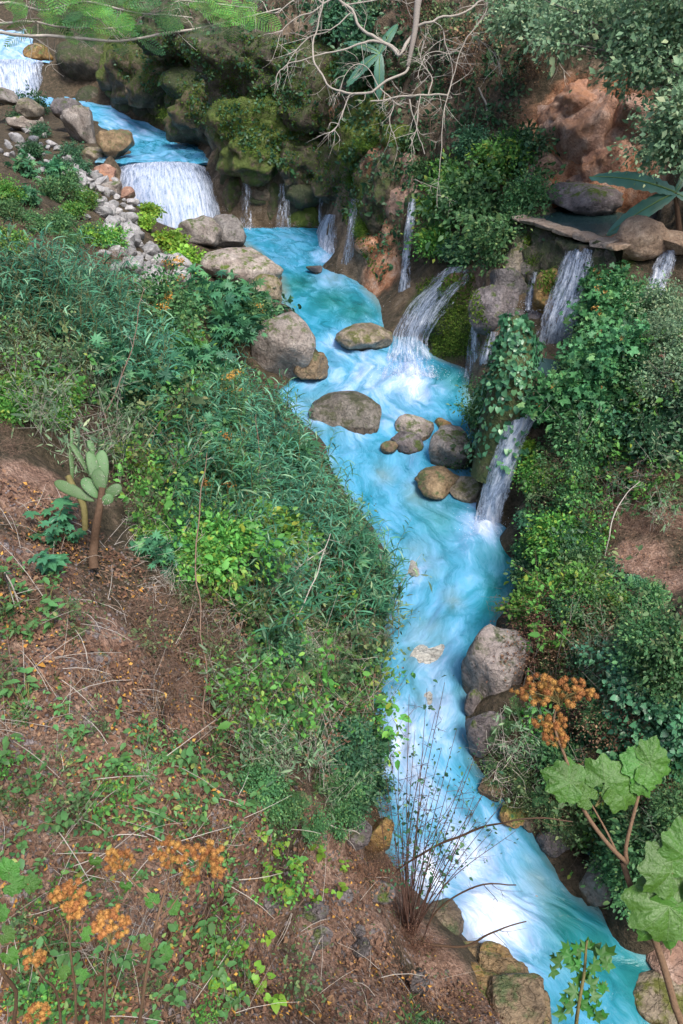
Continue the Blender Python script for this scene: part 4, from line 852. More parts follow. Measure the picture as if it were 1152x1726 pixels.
def herb_spec(key, mat, T, variants=4, nst=4, per=7, size=0.11, h=0.35, child=True):
    """low herb: every leaf is a part of its own"""
    lm = mesh_np(key+'_leaf', *T, MAT[mat]); vs = []
    for k in range(variants):
        r = np.random.default_rng(900+k+hash_(key)); L, St = [], []
        for s in range(nst):
            a0 = r.uniform(0, 6.28); tip = np.array([math.cos(a0)*h*.5, math.sin(a0)*h*.5, h*r.uniform(.6, 1.2)])*r.uniform(.6, 1.1)
            path = spline([np.array([0, 0, -.06]), tip*[.35, .35, .55], tip], 6); St.append(tube(path, np.linspace(.007, .003, 6), 4))
            for i in range(per):
                t = (i+1.2)/(per+.2)*5; t = min(t, 4.999); p = path[int(t)]*(1-t % 1) + path[int(t)+1]*(t % 1)
                a = i*2.4+r.normal()*.3
                L.append((p, (r.uniform(-.5, .25), r.uniform(-.3, .3), a), size*r.uniform(.65, 1.25)))
        vs.append((lm, L, mesh_np(key+'_stems', *join(St), MAT['stem_green'], True)))
    SPEC[key] = vs
def place_herb(key, name, p, scale, label, cat, group=None):
    lm, L, st = rnd.choice(SPEC[key]); o = empty(name, p, rnd.uniform(0, 6.28), scale)
    for q, rot, s in L: link('leaf', lm, o, q, rot, s)
    link('stems', st, o); return tag(o, label, cat, group)

cane_spec('cane', 'leaf_cane'); cane_spec('cane_grey', 'leaf_grey', 3, (0.9, 1.7), 18, 12, 0.34, 0.4)
bush_spec('bright_bush', 'leaf_bright', (1.0, 1.0, .75), 60, 55, T_OVATE, 0.13, 0.20, 4)
bush_spec('lime_bush', 'leaf_lime', (.8, .8, .5), 45, 60, T_HEART, 0.12, 0.17, 3)
bush_spec('mid_bush', 'leaf_mid', (1.0, 1.0, .75), 60, 60, T_OVATE, 0.11, 0.20, 4)
bush_spec('dark_bush', 'leaf_dark', (1.0, 1.0, .75), 60, 46, T_OVATE, 0.14, 0.21, 4)
bush_spec('grey_bush', 'leaf_grey', (1.0, 1.0, .8), 60, 65, T_QUAD, 0.085, 0.18, 4, stem='bark_pale')
bush_spec('olive_bush', 'leaf_olive', (1.0, 1.0, .65), 45, 22, T_OVATE, 0.10, 0.2, 4, stem='twig_dry', nst=36, r0=.012)
bush_spec('maple_bush', 'leaf_maple', (1.0, 1.0, .95), 60, 26, T_MAPLE, 0.14, 0.2, 4, extra=('seed_heads', 'seed_orange', T_QUAD, 260, .075))
bush_spec('rust_bush', 'leaf_mid', (1.0, 1.0, .8), 60, 50, T_OVATE, 0.09, 0.18, 3, extra=('seed_heads', 'leaf_orange', T_QUAD, 700, .05))
bush_spec('castor', 'leaf_castor', (.9, .9, .65), 26, 6, T_PALM, 0.27, 0.22, 4, stem='stem_green', nst=16, r0=.014, up=1.0)
bush_spec('dry_bush', 'leaf_dry', (1.0, 1.0, .55), 50, 35, T_QUAD, 0.06, 0.2, 3, stem='twig_dry', nst=40, r0=.009)
bush_spec('fern_bush', 'leaf_mid', (.5, .5, .35), 18, 2.2, T_FROND, 0.42, 0.1, 3, stem='stem_green', nst=6, r0=.008)
bush_spec('willow_bush', 'leaf_herb', (.38, .38, .36), 16, 13, T_LANCE, 0.17, 0.07, 4, stem='stem_green', nst=10, r0=.008)
bush_spec('vine_mat', 'leaf_ivy', (1.0, 1.0, .28), 60, 45, T_HEART, 0.12, 0.2, 4, stem='bark_brown', nst=8, r0=.01)
def wispy_spec(key, mat, T, size, variants=4, n=9, h=(.7, 1.5), per=18, stem='twig_dry'):
    vs = []
    for k in range(variants):
        r = np.random.default_rng(300+k+hash_(key)); St, P, Y = [], [], []
        for s in range(n):
            d = nrm(np.array([r.normal(), r.normal(), 0])); H = r.uniform(*h); b0 = np.array([r.normal()*.12, r.normal()*.12, -.1])
            path = spline([b0, b0+[0, 0, H*.5]+d*H*.12+r.normal(size=3)*.05, b0+[0, 0, H*.95]+d*H*r.uniform(.2, .7)], 10); St.append(tube(path, np.linspace(.008, .002, 10), 3))
            for i in range(per): q = path[r.integers(3, 10)]; P.append(q+r.normal(size=3)*.05); Y.append(r.normal(size=3)+d*.5)
            for i in range(3): a = path[r.integers(3, 8)]; e = a+r.normal(size=3)*.22+[0, 0, .12]; St.append(tube(spline([a, (a+e)/2+r.normal(size=3)*.02, e], 4), np.linspace(.004, .0015, 4), 3)); P += [e+r.normal(size=3)*.04 for _ in range(5)]; Y += [r.normal(size=3) for _ in range(5)]
        P, Y = np.array(P), np.array(Y); V, F = scatter(T, P, Y, r.normal(size=P.shape)*.5+[0, 0, 1], size*r.lognormal(0, .35, len(P)))
        vs.append([('leaves', mesh_np(key+'_leaves', V, F, MAT[mat])), ('stalks', mesh_np(key+'_stalks', *join(St), MAT[stem], True))])
    SPEC[key] = vs
wispy_spec('wispy', 'leaf_olive', T_OVATE, .07); wispy_spec('wispy_pale', 'leaf_grey', T_LANCE, .10, stem='twig_white'); wispy_spec('wispy_green', 'leaf_bright', T_OVATE, .075); wispy_spec('wispy_bare', 'leaf_dry', T_QUAD, .04, per=5, stem='twig_white')
bush_spec('moss_tuft', 'moss', (.8, .8, .5), 60, 80, T_QUAD, 0.06, 0.15, 3, nst=2, r0=.004)
herb_spec('herb', 'leaf_herb', T_OVATE, 5, 4, 6, 0.078, .3); herb_spec('herb_lime', 'leaf_lime', T_HEART, 3, 3, 4, 0.075, .24); herb_spec('herb_castor', 'leaf_castor', T_LOBED, 3, 4, 3, 0.12, .32)
def twig_tangle(seed, R, n, ln, r0=0.006):
    r = np.random.default_rng(seed); out = []
    for i in range(n):
        p = r.normal(size=3)*np.array(R)*0.5; p[2] = abs(p[2])*.8; d = nrm(np.array([r.normal(), r.normal(), r.normal()*.55+.1]))*ln*r.uniform(.4, 1.2)
        out.append(tube(spline([p-d/2, p+r.normal(size=3)*ln*.12, p+d/2], 5), np.linspace(r0*r.uniform(.5, 1.4), r0*.3, 5), 3))
    return join(out)
SPEC['tangle'] = [[('twigs', mesh_np('twig_tangle', *twig_tangle(k, (1.0, 1.0, .35), 230, .7), MAT['twig_dry']))] for k in range(3)]
SPEC['tangle_grey'] = [[('twigs', mesh_np('twig_tangle', *twig_tangle(k+9, (1.0, 1.0, .6), 130, .8, .007), MAT['twig_white']))] for k in range(3)]

# ------------------------------------------------------------------ planting
def inside(poly, u, v):
    c = False; n = len(poly)
    for i in range(n):
        (x1, y1), (x2, y2) = poly[i], poly[i-1]
        if (y1 > v) != (y2 > v) and u < (x2-x1)*(v-y1)/(y2-y1)+x1: c = not c
    return c
def zone(poly, n, gap):
    """spread n photo positions in a polygon, at least gap pixels apart"""
    us = [p[0] for p in poly]; vs = [p[1] for p in poly]; out = []
    for _ in range(n*40):
        u, v = rnd.uniform(min(us), max(us)), rnd.uniform(min(vs), max(vs))
        if inside(poly, u, v) and all((u-a)**2 + (v-b)**2 > gap*gap for a, b in out): out.append((u, v))
        if len(out) >= n: break
    return out
AVOID = [(270, 690, 46), (340, 640, 42), (370, 540, 50), (330, 740, 36), (180, 640, 36), (400, 590, 36), (390, 800, 36), (285, 560, 70), (420, 540, 40), (300, 600, 40)]
LAND = [(150, 830, 'the cactus'), (270, 300, 'the broad waterfall'), (700, 560, 'the side waterfall'), (480, 598, 'the large tan boulder'), (592, 697, 'the broad midstream boulder'), (838, 1135, 'the large pink boulder'), (690, 1500, 'the fan of red stems'), (935, 1170, 'the orange seed head at right'), (865, 620, 'the ivy pillar'), (850, 790, 'the white chute'),
        (965, 395, 'the stone pool wall'), (285, 560, 'the orange topped bush'), (320, 1440, 'the wide orange seed heads'), (120, 1515, 'the left orange seed heads'), (1080, 930, 'the earth path'), (1110, 1530, 'the lowest large leaf'), (640, 130, 'the bare branches'), (1000, 250, 'the red cliff'), (30, 130, 'the topmost waterfall'), (716, 1086, 'the washed boulder in the rapids'), (255, 1245, 'the shrub on the bare slope'), (550, 400, 'the small white spout'), (340, 1000, 'the upright dry stalk'), (405, 452, 'the long pale boulder'), (230, 440, 'the pale stones'), (850, 1690, 'the layered ochre ledge'), (985, 1640, 'the lobed sprig'), (1060, 320, 'the banana leaves'), (370, 540, 'the pale castor bush'), (762, 548, 'the mossy mound'), (612, 1600, 'the smooth grey stone'), (45, 1000, 'the white dead stick'), (690, 400, 'the long thin thread of water'), (138, 210, 'the pale angular boulder'), (770, 762, 'the pale boulder under the pillar'), (1000, 1490, 'the angular brown boulder'), (270, 690, 'the broad castor bush'), (148, 1225, 'the tan stone on the slope'), (530, 930, 'the leaning white stems'), (0, 600, 'the left edge under the upper canes'), (1152, 650, 'the right edge beside the seed shrubs'), (1152, 1200, 'the right edge above the large leaves'), (0, 1350, 'the left edge below the bare earth'), (0, 1726, 'the bottom left corner'), (430, 1726, 'the bottom edge left of the grey stone')]
CUTS = [' on the', ' beside', ' between', ' at the', ' under', ' behind', ' above', ' among', ' below', ' over', ' along', ' right of', ' left of', ' leaning', ' near', ' hanging', ' draped', ' sticking', ' clinging', ' high', ' in the', ' of the', ' and stems']
ORD = ['nearest', 'second nearest', 'third nearest', 'fourth nearest', 'fifth nearest', 'sixth nearest', 'seventh nearest', 'eighth nearest', 'ninth nearest', 'tenth nearest', 'eleventh nearest', 'twelfth nearest', 'thirteenth nearest', 'fourteenth nearest', 'fifteenth nearest', 'sixteenth nearest', 'seventeenth nearest', 'eighteenth nearest', 'nineteenth nearest', 'twentieth nearest', 'twenty first nearest', 'twenty second nearest', 'twenty third nearest', 'twenty fourth nearest']
def name_members():
    kinds = {}
    for lab, L in MEMBERS.items():
        k = min([lab.find(c) for c in CUTS if c in lab] + [len(lab)]); kinds.setdefault(lab[:k], []).extend(L)
    for short, L in kinds.items():
        rank = {n: sorted(range(len(L)), key=lambda i: (n[0]-L[i][1])**2 + (n[1]-L[i][2])**2) for n in LAND}
        pos = {n: {i: k for k, i in enumerate(r)} for n, r in rank.items()}
        for i, (o, u, v) in enumerate(L):          # the landmark to which it stands nearest among its kind
            n = min(LAND, key=lambda q: (pos[q][i], (q[0]-u)**2 + (q[1]-v)**2)); k = pos[n][i]
            if k < len(ORD): o['label'] = '%s, %s to %s' % (short, ORD[k], n[2])
LOOK = {'olive_bush': 'olive scrub bush', 'mid_bush': 'mid green leafy bush', 'dark_bush': 'dark green leafy bush', 'bright_bush': 'bright green leafy bush', 'grey_bush': 'pale grey green bush', 'fern_bush': 'feathery green shrub', 'willow_bush': 'narrow leaved green shrub', 'tangle': 'tangle of dry brown twigs',
        'tangle_grey': 'bleached bare twigs', 'dry_bush': 'withered brown bush', 'vine_mat': 'broad leaved creeper', 'castor': 'castor bush with star leaves', 'rust_bush': 'green bush flecked with orange', 'maple_bush': 'lobed green shrub with orange seeds', 'wispy': 'wispy olive leaved shrub', 'wispy_pale': 'wispy pale leaved shrub', 'wispy_green': 'wispy bright green shrub', 'wispy_bare': 'wispy nearly bare shrub'}
KINDN = {'tangle': ('dry_brushwood', 'brushwood'), 'tangle_grey': ('bare_shrub', 'bare shrub'), 'fern_bush': ('feathery_shrub', 'shrub'), 'vine_mat': ('creeper', 'creeper'), 'castor': ('castor_bush', 'bush'), 'dry_bush': ('dry_bush', 'bush')}
def fill(poly, n, gap, keys, name0, px, label0, cat0, group, sink=0.25, maxs=9, jitter=0.25, off=0.0):
    if not isinstance(keys, str):
        for w in ('olive ', 'dark ', 'bright ', 'withered ', 'feathery ', 'seed '): group = group.replace(w, 'mixed ')
    for u, v in zone(poly, n, gap):
        key, name, label, cat = keys, name0, label0, cat0
        if not isinstance(keys, str): key = rnd.choice(keys); label = LOOK[key]; name, cat = KINDN.get(key, (name0, cat0))
        p, nn = hit(u, v+px*0.25); d = float(np.dot(p, [0, CP, -SP])); s = min(maxs, px*d/FPX/2*rnd.uniform(1-jitter, 1+jitter))
        remember(place(key, name, p - np.array([0, 0, sink*s*0.4]) + nn*off, s, label, cat, group), u, v)
def one(key, name, u, v, px, label, cat='bush', group=None, dz=0.25, d=None, sq=None):
    p, nn = hit(u, v+px*0.25) if d is None else (at_d(u, v+px*0.25, d), None)
    dd = float(np.dot(p, [0, CP, -SP])); s = px*dd/FPX/2
    return place(key, name, p - np.array([0, 0, dz*s]), s if sq is None else (s, s, s*sq), label, cat, group)

# left bank, middle: canes
for poly, n, gap, key, lab, grp in [
    ([(330, 560), (430, 640), (470, 700), (550, 800), (615, 900), (640, 960), (650, 1020), (600, 1060), (480, 1060), (400, 1000), (350, 880), (300, 780), (230, 690), (240, 600)], 56, 28, 'cane', 'tall teal cane clump on the left bank beside the river bend', 'canes along the left bank'),
    ([(0, 480), (100, 470), (200, 495), (300, 545), (330, 590), (200, 625), (100, 570), (0, 550)], 30, 24, 'cane', 'cane clump on the left bank between the stones and the cactus', 'upper canes on the left bank'),
    ([(0, 470), (110, 480), (200, 600), (180, 690), (60, 640), (0, 590)], 14, 28, 'cane_grey', 'pale grey green cane clump near the left edge', 'pale canes at the left edge')]:
    for u, v in zone(poly, n, gap):
        if any((u-a)**2+(v-b)**2 < c*c for a, b, c in AVOID): continue
        p, _ = hit(u, v+30); d = float(np.dot(p, [0, CP, -SP])); s = (0.62+0.022*min(d, 22))*rnd.uniform(.8, 1.15)
        remember(place(key, 'cane_clump', p, s*0.8, lab, 'cane', grp), u, v)
fill([(330, 580), (430, 650), (540, 800), (610, 920), (600, 1030), (480, 1040), (380, 960), (320, 800), (250, 680)], 17, 50, ('bright_bush', 'rust_bush', 'grey_bush', 'tangle_grey', 'castor', 'wispy_green', 'olive_bush'), 'leafy_bush', 120, 'bush', 'bush', 'mixed bushes among the left bank canes', sink=-.5, maxs=1.0)
# left bank, castor bushes and the orange flowered bush
for i, (u, v, px, lab) in enumerate([(270, 690, 100, 'broad castor bush with dark star leaves above the cactus'), (340, 640, 90, 'castor bush in the middle of the left bank canes'), (370, 540, 100, 'pale castor bush right of the orange topped bush'), (330, 740, 80, 'castor bush low in the canes'),
        (180, 640, 80, 'blue green castor bush left of the canes'), (400, 590, 80, 'castor bush against the creeper draped boulder'), (390, 800, 80, 'castor bush near the water among canes'), (160, 580, 70, 'castor bush under the upper canes'), (420, 540, 70, 'castor bush by the upper pool'), (300, 840, 70, 'castor bush right of the cactus'), (60, 560, 60, 'castor bush at the left edge'), (500, 840, 64, 'castor bush at the river bend')]):
    one('castor', 'castor_bush', u, v, px*1.15, lab, dz=-.5)
one('rust_bush', 'flowering_bush', 285, 560, 130, 'green bush topped with orange seed heads on the left bank', 'bush', dz=-.5)
one('rust_bush', 'flowering_bush', 400, 545, 100, 'leafy bush flecked with orange beside the upper pool', 'bush')
one('bright_bush', 'leafy_bush', 290, 600, 100, 'bright green bush under the orange topped bush')
one('vine_mat', 'creeper', 425, 487, 110, 'dark creeper lying over the pale flat boulder', 'creeper')
one('vine_mat', 'creeper', 452, 545, 90, 'creeper hanging over the large tan boulder', 'creeper')
one('vine_mat', 'creeper', 380, 480, 80, 'creeper between the white stones and the pools', 'creeper')
for u, v, px, lab in [(285, 400, 70, 'lime green bush right of the white stones'), (240, 372, 40, 'lime green bush under the broad waterfall'), (310, 432, 56, 'lime green bush below the tan boulders'), (150, 390, 40, 'lime green bush left of the white stones'), (250, 350, 44, 'small lime bush at the waterfall foot')]:
    one('lime_bush', 'leafy_bush', u, v, px, lab)
fill([(0, 290), (90, 270), (150, 330), (190, 400), (160, 420), (0, 420)], 15, 26, ('mid_bush', 'castor', 'bright_bush', 'mid_bush'), 'leafy_bush', 46, 'green leafy bush on the upper left bank beside the stones', 'bush', 'bushes of the upper left bank')
fill([(20, 175), (70, 180), (130, 240), (160, 300), (120, 300), (60, 270)], 7, 24, 'dark_bush', 'grass_tuft', 34, 'dark green tuft among the upper stones', 'tuft', 'tufts among the upper stones')
fill([(0, 360), (120, 380), (180, 420), (100, 440), (0, 420)], 6, 36, 'tangle', 'dry_brushwood', 70, 'pile of dry brown brush on the upper left bank', 'brushwood', 'brush piles on the upper left bank')
fill([(0, 600), (140, 600), (200, 680), (140, 770), (0, 740)], 8, 40, 'tangle', 'dry_brushwood', 90, 'dry brown brush above the cactus at the left edge', 'brushwood', 'brush piles above the cactus')
fill([(10, 520), (110, 560), (120, 700), (20, 690)], 6, 40, 'tangle_grey', 'bare_shrub', 90, 'bleached leafless shrub at the left edge', 'bare shrub', 'leafless shrubs at the left edge')
fill([(0, 610), (60, 640), (110, 660), (90, 700), (0, 690)], 6, 26, 'bright_bush', 'leafy_bush', 60, 'bright green bush at the left edge above the bare earth', 'bush', 'bright bushes at the left edge')
fill([(190, 740), (270, 760), (260, 800), (200, 790)], 5, 24, 'lime_bush', 'leafy_bush', 44, 'bright yellow green bush right of the cactus', 'bush', 'bright bushes right of the cactus')
# left bank, lower middle: tangled scrub between canes and bare earth
fill([(270, 820), (380, 900), (420, 1010), (380, 1080), (300, 1000), (240, 900)], 15, 30, ('mid_bush', 'olive_bush', 'castor', 'bright_bush'), 'scrub_bush', 64, 'scrubby green bush between the cactus and the canes', 'bush', 'scrub right of the cactus')
fill([(330, 880), (600, 1040), (640, 1110), (620, 1230), (480, 1240), (360, 1120)], 18, 36, ('olive_bush', 'tangle_grey', 'grey_bush', 'fern_bush', 'wispy'), 'scrub_bush', 60, 'sparse olive scrub on the bank beside the rapids', 'bush', 'olive scrub beside the rapids')
fill([(420, 1020), (640, 990), (650, 1080), (600, 1230), (470, 1200)], 14, 36, ('dark_bush', 'olive_bush', 'grey_bush', 'mid_bush'), 'scrub_bush', 56, 'dark green scrub leaning over the rapids', 'bush', 'dark scrub beside the rapids')
fill([(400, 1180), (600, 1220), (620, 1300), (560, 1400), (430, 1380)], 16, 34, ('olive_bush', 'fern_bush', 'tangle', 'mid_bush'), 'scrub_bush', 64, 'thin olive scrub above the red twigs', 'bush', 'olive scrub above the red twigs')
fill([(400, 1060), (560, 1100), (600, 1330), (480, 1380), (400, 1280)], 20, 34, ('fern_bush', 'willow_bush', 'fern_bush'), 'feathery_shrub', 70, 'feathery green shrub on the lower left bank', 'shrub', 'feathery shrubs on the lower bank')
fill([(560, 1230), (615, 1240), (625, 1330), (590, 1380)], 7, 24, 'dark_bush', 'scrub_bush', 70, 'dark scrub at the water left of the red twigs', 'bush', 'dark scrub by the red twigs')
fill([(200, 950), (330, 1000), (380, 1110), (290, 1140), (190, 1060)], 12, 34, 'tangle', 'dry_brushwood', 130, 'tangle of dry brown twigs on the bank below the cactus', 'brushwood', 'dry twigs below the cactus')
fill([(200, 830), (300, 860), (320, 950), (240, 960)], 5, 34, 'tangle_grey', 'bare_shrub', 110, 'bleached twiggy shrub behind the cactus', 'bare shrub', 'leafless shrubs behind the cactus')
fill([(430, 880), (560, 900), (620, 1020), (560, 1100), (430, 1060)], 9, 44, 'tangle_grey', 'bare_shrub', 120, 'bleached bare twigs sticking out of the canes', 'bare shrub', 'bare twigs among the canes')
W4 = ('wispy', 'wispy_pale', 'wispy_green', 'wispy_bare')
fill([(380, 900), (560, 900), (640, 1010), (630, 1200), (590, 1330), (450, 1330), (370, 1150), (330, 1000)], 46, 26, W4, 'wispy_shrub', 190, 'wispy thin stemmed shrub on the bank beside the rapids', 'shrub', 'wispy shrubs beside the rapids', maxs=1.3)
fill([(20, 520), (200, 600), (330, 780), (330, 900), (220, 850), (60, 700)], 20, 30, W4, 'wispy_shrub', 190, 'wispy thin stemmed shrub above the cactus', 'shrub', 'wispy shrubs round the cactus', maxs=1.2)
fill([(0, 980), (200, 1000), (420, 1250), (520, 1400), (620, 1600), (400, 1700), (0, 1700)], 30, 60, ('wispy', 'wispy_bare', 'wispy_bare', 'wispy_green'), 'wispy_shrub', 150, 'wispy thin stemmed weed on the lower slope', 'weed', 'wispy weeds on the lower slope', maxs=.62)
fill([(880, 1000), (1000, 960), (1140, 1080), (1140, 1400), (950, 1380), (860, 1260)], 24, 34, W4, 'wispy_shrub', 190, 'wispy thin stemmed shrub on the right bank', 'shrub', 'wispy shrubs on the right bank', maxs=1.1)
fill([(920, 740), (1130, 560), (1150, 840), (980, 900)], 14, 34, W4, 'wispy_shrub', 170, 'wispy thin stemmed shrub on the right bank above the path', 'shrub', 'wispy shrubs above the path', maxs=1.1)
# herbs of the foreground slope: each leaf a part
for poly, n, gap, key, lab, grp in [
    ([(0, 1150), (120, 1200), (240, 1290), (220, 1420), (0, 1440)], 15, 40, 'herb', 'green herb on the left of the lower slope', 'herbs at the left of the lower slope'),
    ([(200, 1280), (420, 1290), (460, 1400), (380, 1430), (240, 1400)], 9, 44, 'herb', 'green herb on the slope above the orange seed heads', 'herbs above the seed heads'),
    ([(0, 1450), (400, 1500), (450, 1726), (0, 1726)], 19, 52, 'herb', 'green herb among the seed head plants at lower left', 'herbs among the seed heads'),
    ([(380, 1560), (450, 1560), (480, 1690), (380, 1700)], 7, 30, 'herb_lime', 'lime green herb right of the seed heads', 'lime herbs on the lower slope'),
    ([(0, 960), (110, 960), (120, 1060), (0, 1080)], 9, 34, 'herb', 'green herb at the left edge below the cactus', 'herbs below the cactus'),
    ([(450, 1380), (560, 1420), (600, 1500), (500, 1560), (430, 1480)], 10, 36, 'herb_lime', 'small yellow green herb in the leaf litter', 'herbs in the leaf litter'),
    ([(60, 860), (130, 880), (120, 960), (60, 960)], 4, 24, 'herb_castor', 'small lobed herb left of the cactus stem', 'herbs left of the cactus')]:
    for u, v in zone(poly, n, gap):
        p, _ = hit(u, v+8); remember(place_herb(key, 'herb', p, rnd.uniform(.6, 1.4), lab, 'herb', grp), u, v)
for u, v, px, lab in [(255, 1245, 80, 'grey green leafy shrub on the bare slope'), (355, 1250, 96, 'larger leafy shrub right of the grey green one'), (30, 1020, 110, 'leafy shrub at the left edge below the cactus'), (40, 1180, 90, 'leafy shrub at the left edge above the herbs'), (310, 1325, 70, 'leafy shrub under the larger leafy shrub'), (430, 1300, 80, 'leafy shrub left of the feathery scrub'),
                      (690, 1700, 100, 'pale leafy shrub at the bottom beside the ochre ledge'), (640, 1722, 80, 'pale leafy shrub at the bottom edge'), (730, 1722, 60, 'small leafy shrub next to the ochre ledge'), (120, 1010, 50, 'small leafy shrub under the cactus'), (0, 1330, 60, 'leafy shrub cut by the left edge')]:
    one('willow_bush', 'leafy_shrub', u, v, px*1.25, lab, 'shrub', dz=0.1)

# right side
one('mid_bush', 'hanging_bush', 808, 330, 140, 'big green bush growing on the cliff above the side waterfall')
one('bright_bush', 'hanging_bush', 760, 310, 84, 'bright yellow green bush left of the big cliff bush')
one('bright_bush', 'hanging_bush', 850, 270, 90, 'bright green bush on top of the big cliff bush')
one('mid_bush', 'hanging_bush', 840, 400, 110, 'green bush hanging over the brown rock')
one('bright_bush', 'hanging_bush', 738, 400, 74, 'green bush beside the long thin thread of water')
one('mid_bush', 'hanging_bush', 890, 330, 70, 'small green bush left of the red cliff')
one('lime_bush', 'hanging_bush', 722, 345, 46, 'yellow green bush at the thin thread of water')
one('dark_bush', 'hanging_bush', 880, 250, 90, 'dark bush between the cliff bush and the red cliff')
one('dark_bush', 'hanging_bush', 775, 425, 60, 'dark green bush at the top of the side waterfall')
fill([(640, 180), (760, 150), (800, 250), (740, 300), (650, 290)], 3, 36, ('dark_bush', 'mid_bush'), 'cliff_bush', 50, 'dark bush clinging to the cliff under the bare branches', 'bush', 'dark cliff bushes under the branches')
fill([(700, 0), (900, 0), (900, 170), (830, 240), (740, 130)], 8, 46, ('olive_bush', 'tangle', 'dry_bush'), 'cliff_bush', 80, 'brownish scrub on the shaded upper cliff', 'bush', 'scrub on the upper cliff')
fill([(520, 0), (720, 0), (720, 130), (560, 150)], 5, 46, ('dark_bush', 'olive_bush'), 'cliff_bush', 70, 'dark bush high on the cliff behind the bare branches', 'bush', 'dark bushes behind the branches')
fill([(180, 60), (330, 50), (480, 60), (540, 200), (540, 330), (430, 250), (330, 210), (220, 170)], 14, 34, 'moss_tuft', 'moss_cushion', 46, 'moss cushion hanging on the cliff above the upper pools', 'moss', 'moss cushions on the upper cliff')
fill([(180, 80), (300, 70), (330, 180), (230, 160)], 4, 30, 'bright_bush', 'hanging_fern', 34, 'bright green plant on the mossy cliff at upper left', 'fern', 'bright plants on the mossy cliff')
fill([(340, 40), (540, 40), (560, 250), (440, 220), (360, 150)], 4, 40, 'olive_bush', 'cliff_bush', 50, 'brown green scrub on the cliff above the far pool', 'bush', 'scrub above the far pool')
fill([(570, 200), (650, 200), (660, 380), (600, 420)], 6, 36, 'moss_tuft', 'moss_cushion', 40, 'moss cushion on the brown cliff beside the thin thread of water', 'moss', 'moss cushions by the thin thread')
fill([(880, 390), (1040, 420), (1020, 520), (960, 560), (890, 470)], 10, 32, 'moss_tuft', 'moss_cushion', 40, 'moss cushion on the wet face below the pool wall', 'moss', 'moss below the pool wall')
# vine covered pillar
def pillar():
    top, bot = at_y(872, 532, 17.5), at_d(850, 730, 18.4)
    root = empty('vine_pillar', bot); tag(root, 'narrow pillar of rock covered in ivy beside the chute', 'ivy pillar')
    path = spline([np.zeros(3)-[0, -.1, 1.3], (top-bot)*[.4, .4, .4]+[.05, 0, 0], (top-bot)*.75+[.06, 0, 0], top-bot], 16)
    rad = np.interp(np.linspace(0, 1, 16), [0, .2, .4, .72, .92, 1], [.7, .6, .48, .36, .2, .05])
    V, F = tube(path, rad, 20); V = V + nrm(V)*fbm(V*2, 3, 3)[:, None]*.12
    link('rock_core', mesh_np('rock_core', V, F, MAT['rock_moss'], True), root)
    r = np.random.default_rng(8); n = 1500; t = r.uniform(0.06, 1, n)*15; k = np.minimum(t.astype(int), 14); f = (t-k)[:, None]
    C = path[k]*(1-f)+path[k+1]*f; R = (rad[k]*(1-f[:, 0])+rad[k+1]*f[:, 0]); a = r.uniform(0, 6.28, n)
    O = np.stack([np.cos(a), np.sin(a), 0*a], -1); P = C + O*(R+r.uniform(.0, .16, n))[:, None]; P = P + O*(.30*fbm(P*2.2, 3, 4))[:, None] + r.normal(size=P.shape)*.03
    Y = O*.45 + r.normal(size=P.shape)*.5 - [0, 0, .8]
    V, F = scatter(T_HEART, P, Y, O + [0, 0, .3] + r.normal(size=P.shape)*.15, .115*r.lognormal(0, .33, n))
    link('ivy_leaves', mesh_np('ivy_leaves', V, F, MAT['leaf_ivy']), root)
pillar()
for u, v, px, key, lab in [(815, 690, 70, 'mid_bush', 'green bush at the foot of the ivy pillar'), (838, 712, 44, 'bright_bush', 'bright bush between the ivy pillar and the chute'), (800, 750, 80, 'olive_bush', 'olive bush on the pale boulder'), (830, 660, 70, 'mid_bush', 'green bush left of the ivy pillar'), (780, 770, 60, 'mid_bush', 'green bush on the face of the pale boulder'), (885, 745, 36, 'lime_bush', 'tiny bright plant on the right lip of the chute')]:
    one(key, 'leafy_bush', u, v, px, lab)
# shrub bank right of the chute
fill([(990, 560), (1030, 500), (1080, 540), (1060, 680), (1010, 740), (945, 730), (960, 640)], 17, 34, ('maple_bush', 'maple_bush', 'mid_bush'), 'seed_shrub', 84, 'lobed green shrub with orange seeds on the right bank', 'shrub', 'seed shrubs on the right bank')
fill([(1015, 480), (1050, 480), (1060, 540), (1015, 560)], 3, 26, 'maple_bush', 'seed_shrub', 60, 'tall bright shrub top below the pool wall', 'shrub', 'shrub tops below the pool wall')
fill([(1060, 560), (1152, 520), (1152, 760), (1070, 780)], 13, 40, ('vine_mat', 'dark_bush', 'mid_bush', 'grey_bush'), 'creeper', 90, 'green creeper draped over the bank at the right edge', 'creeper', 'creepers at the right edge')
fill([(1090, 540), (1152, 520), (1152, 640), (1100, 640)], 5, 36, 'grey_bush', 'twiggy_bush', 90, 'grey green twiggy bush at the right edge', 'bush', 'twiggy bushes at the right edge')
fill([(960, 740), (1150, 760), (1150, 860), (1000, 860)], 12, 40, 'tangle', 'dry_roots', 110, 'dry brown roots and stems hanging on the right bank', 'roots', 'hanging roots of the right bank')
fill([(905, 775), (970, 780), (1000, 860), (990, 920), (900, 880)], 13, 30, ('bright_bush', 'mid_bush', 'vine_mat', 'olive_bush'), 'leafy_bush', 64, 'bright green bush right of the chute', 'bush', 'bright bushes right of the chute')
fill([(900, 900), (1000, 920), (1010, 1010), (900, 1040), (870, 980)], 11, 34, ('mid_bush', 'dark_bush', 'bright_bush', 'olive_bush'), 'leafy_bush', 70, 'green bush over the water below the chute', 'bush', 'bushes below the chute')
fill([(860, 1000), (1000, 1000), (1100, 1100), (1090, 1220), (950, 1230), (890, 1110)], 24, 36, ('dry_bush', 'olive_bush', 'dry_bush', 'tangle'), 'dry_bush', 84, 'brown withered bush on the right bank below the path', 'bush', 'withered bushes on the right bank')
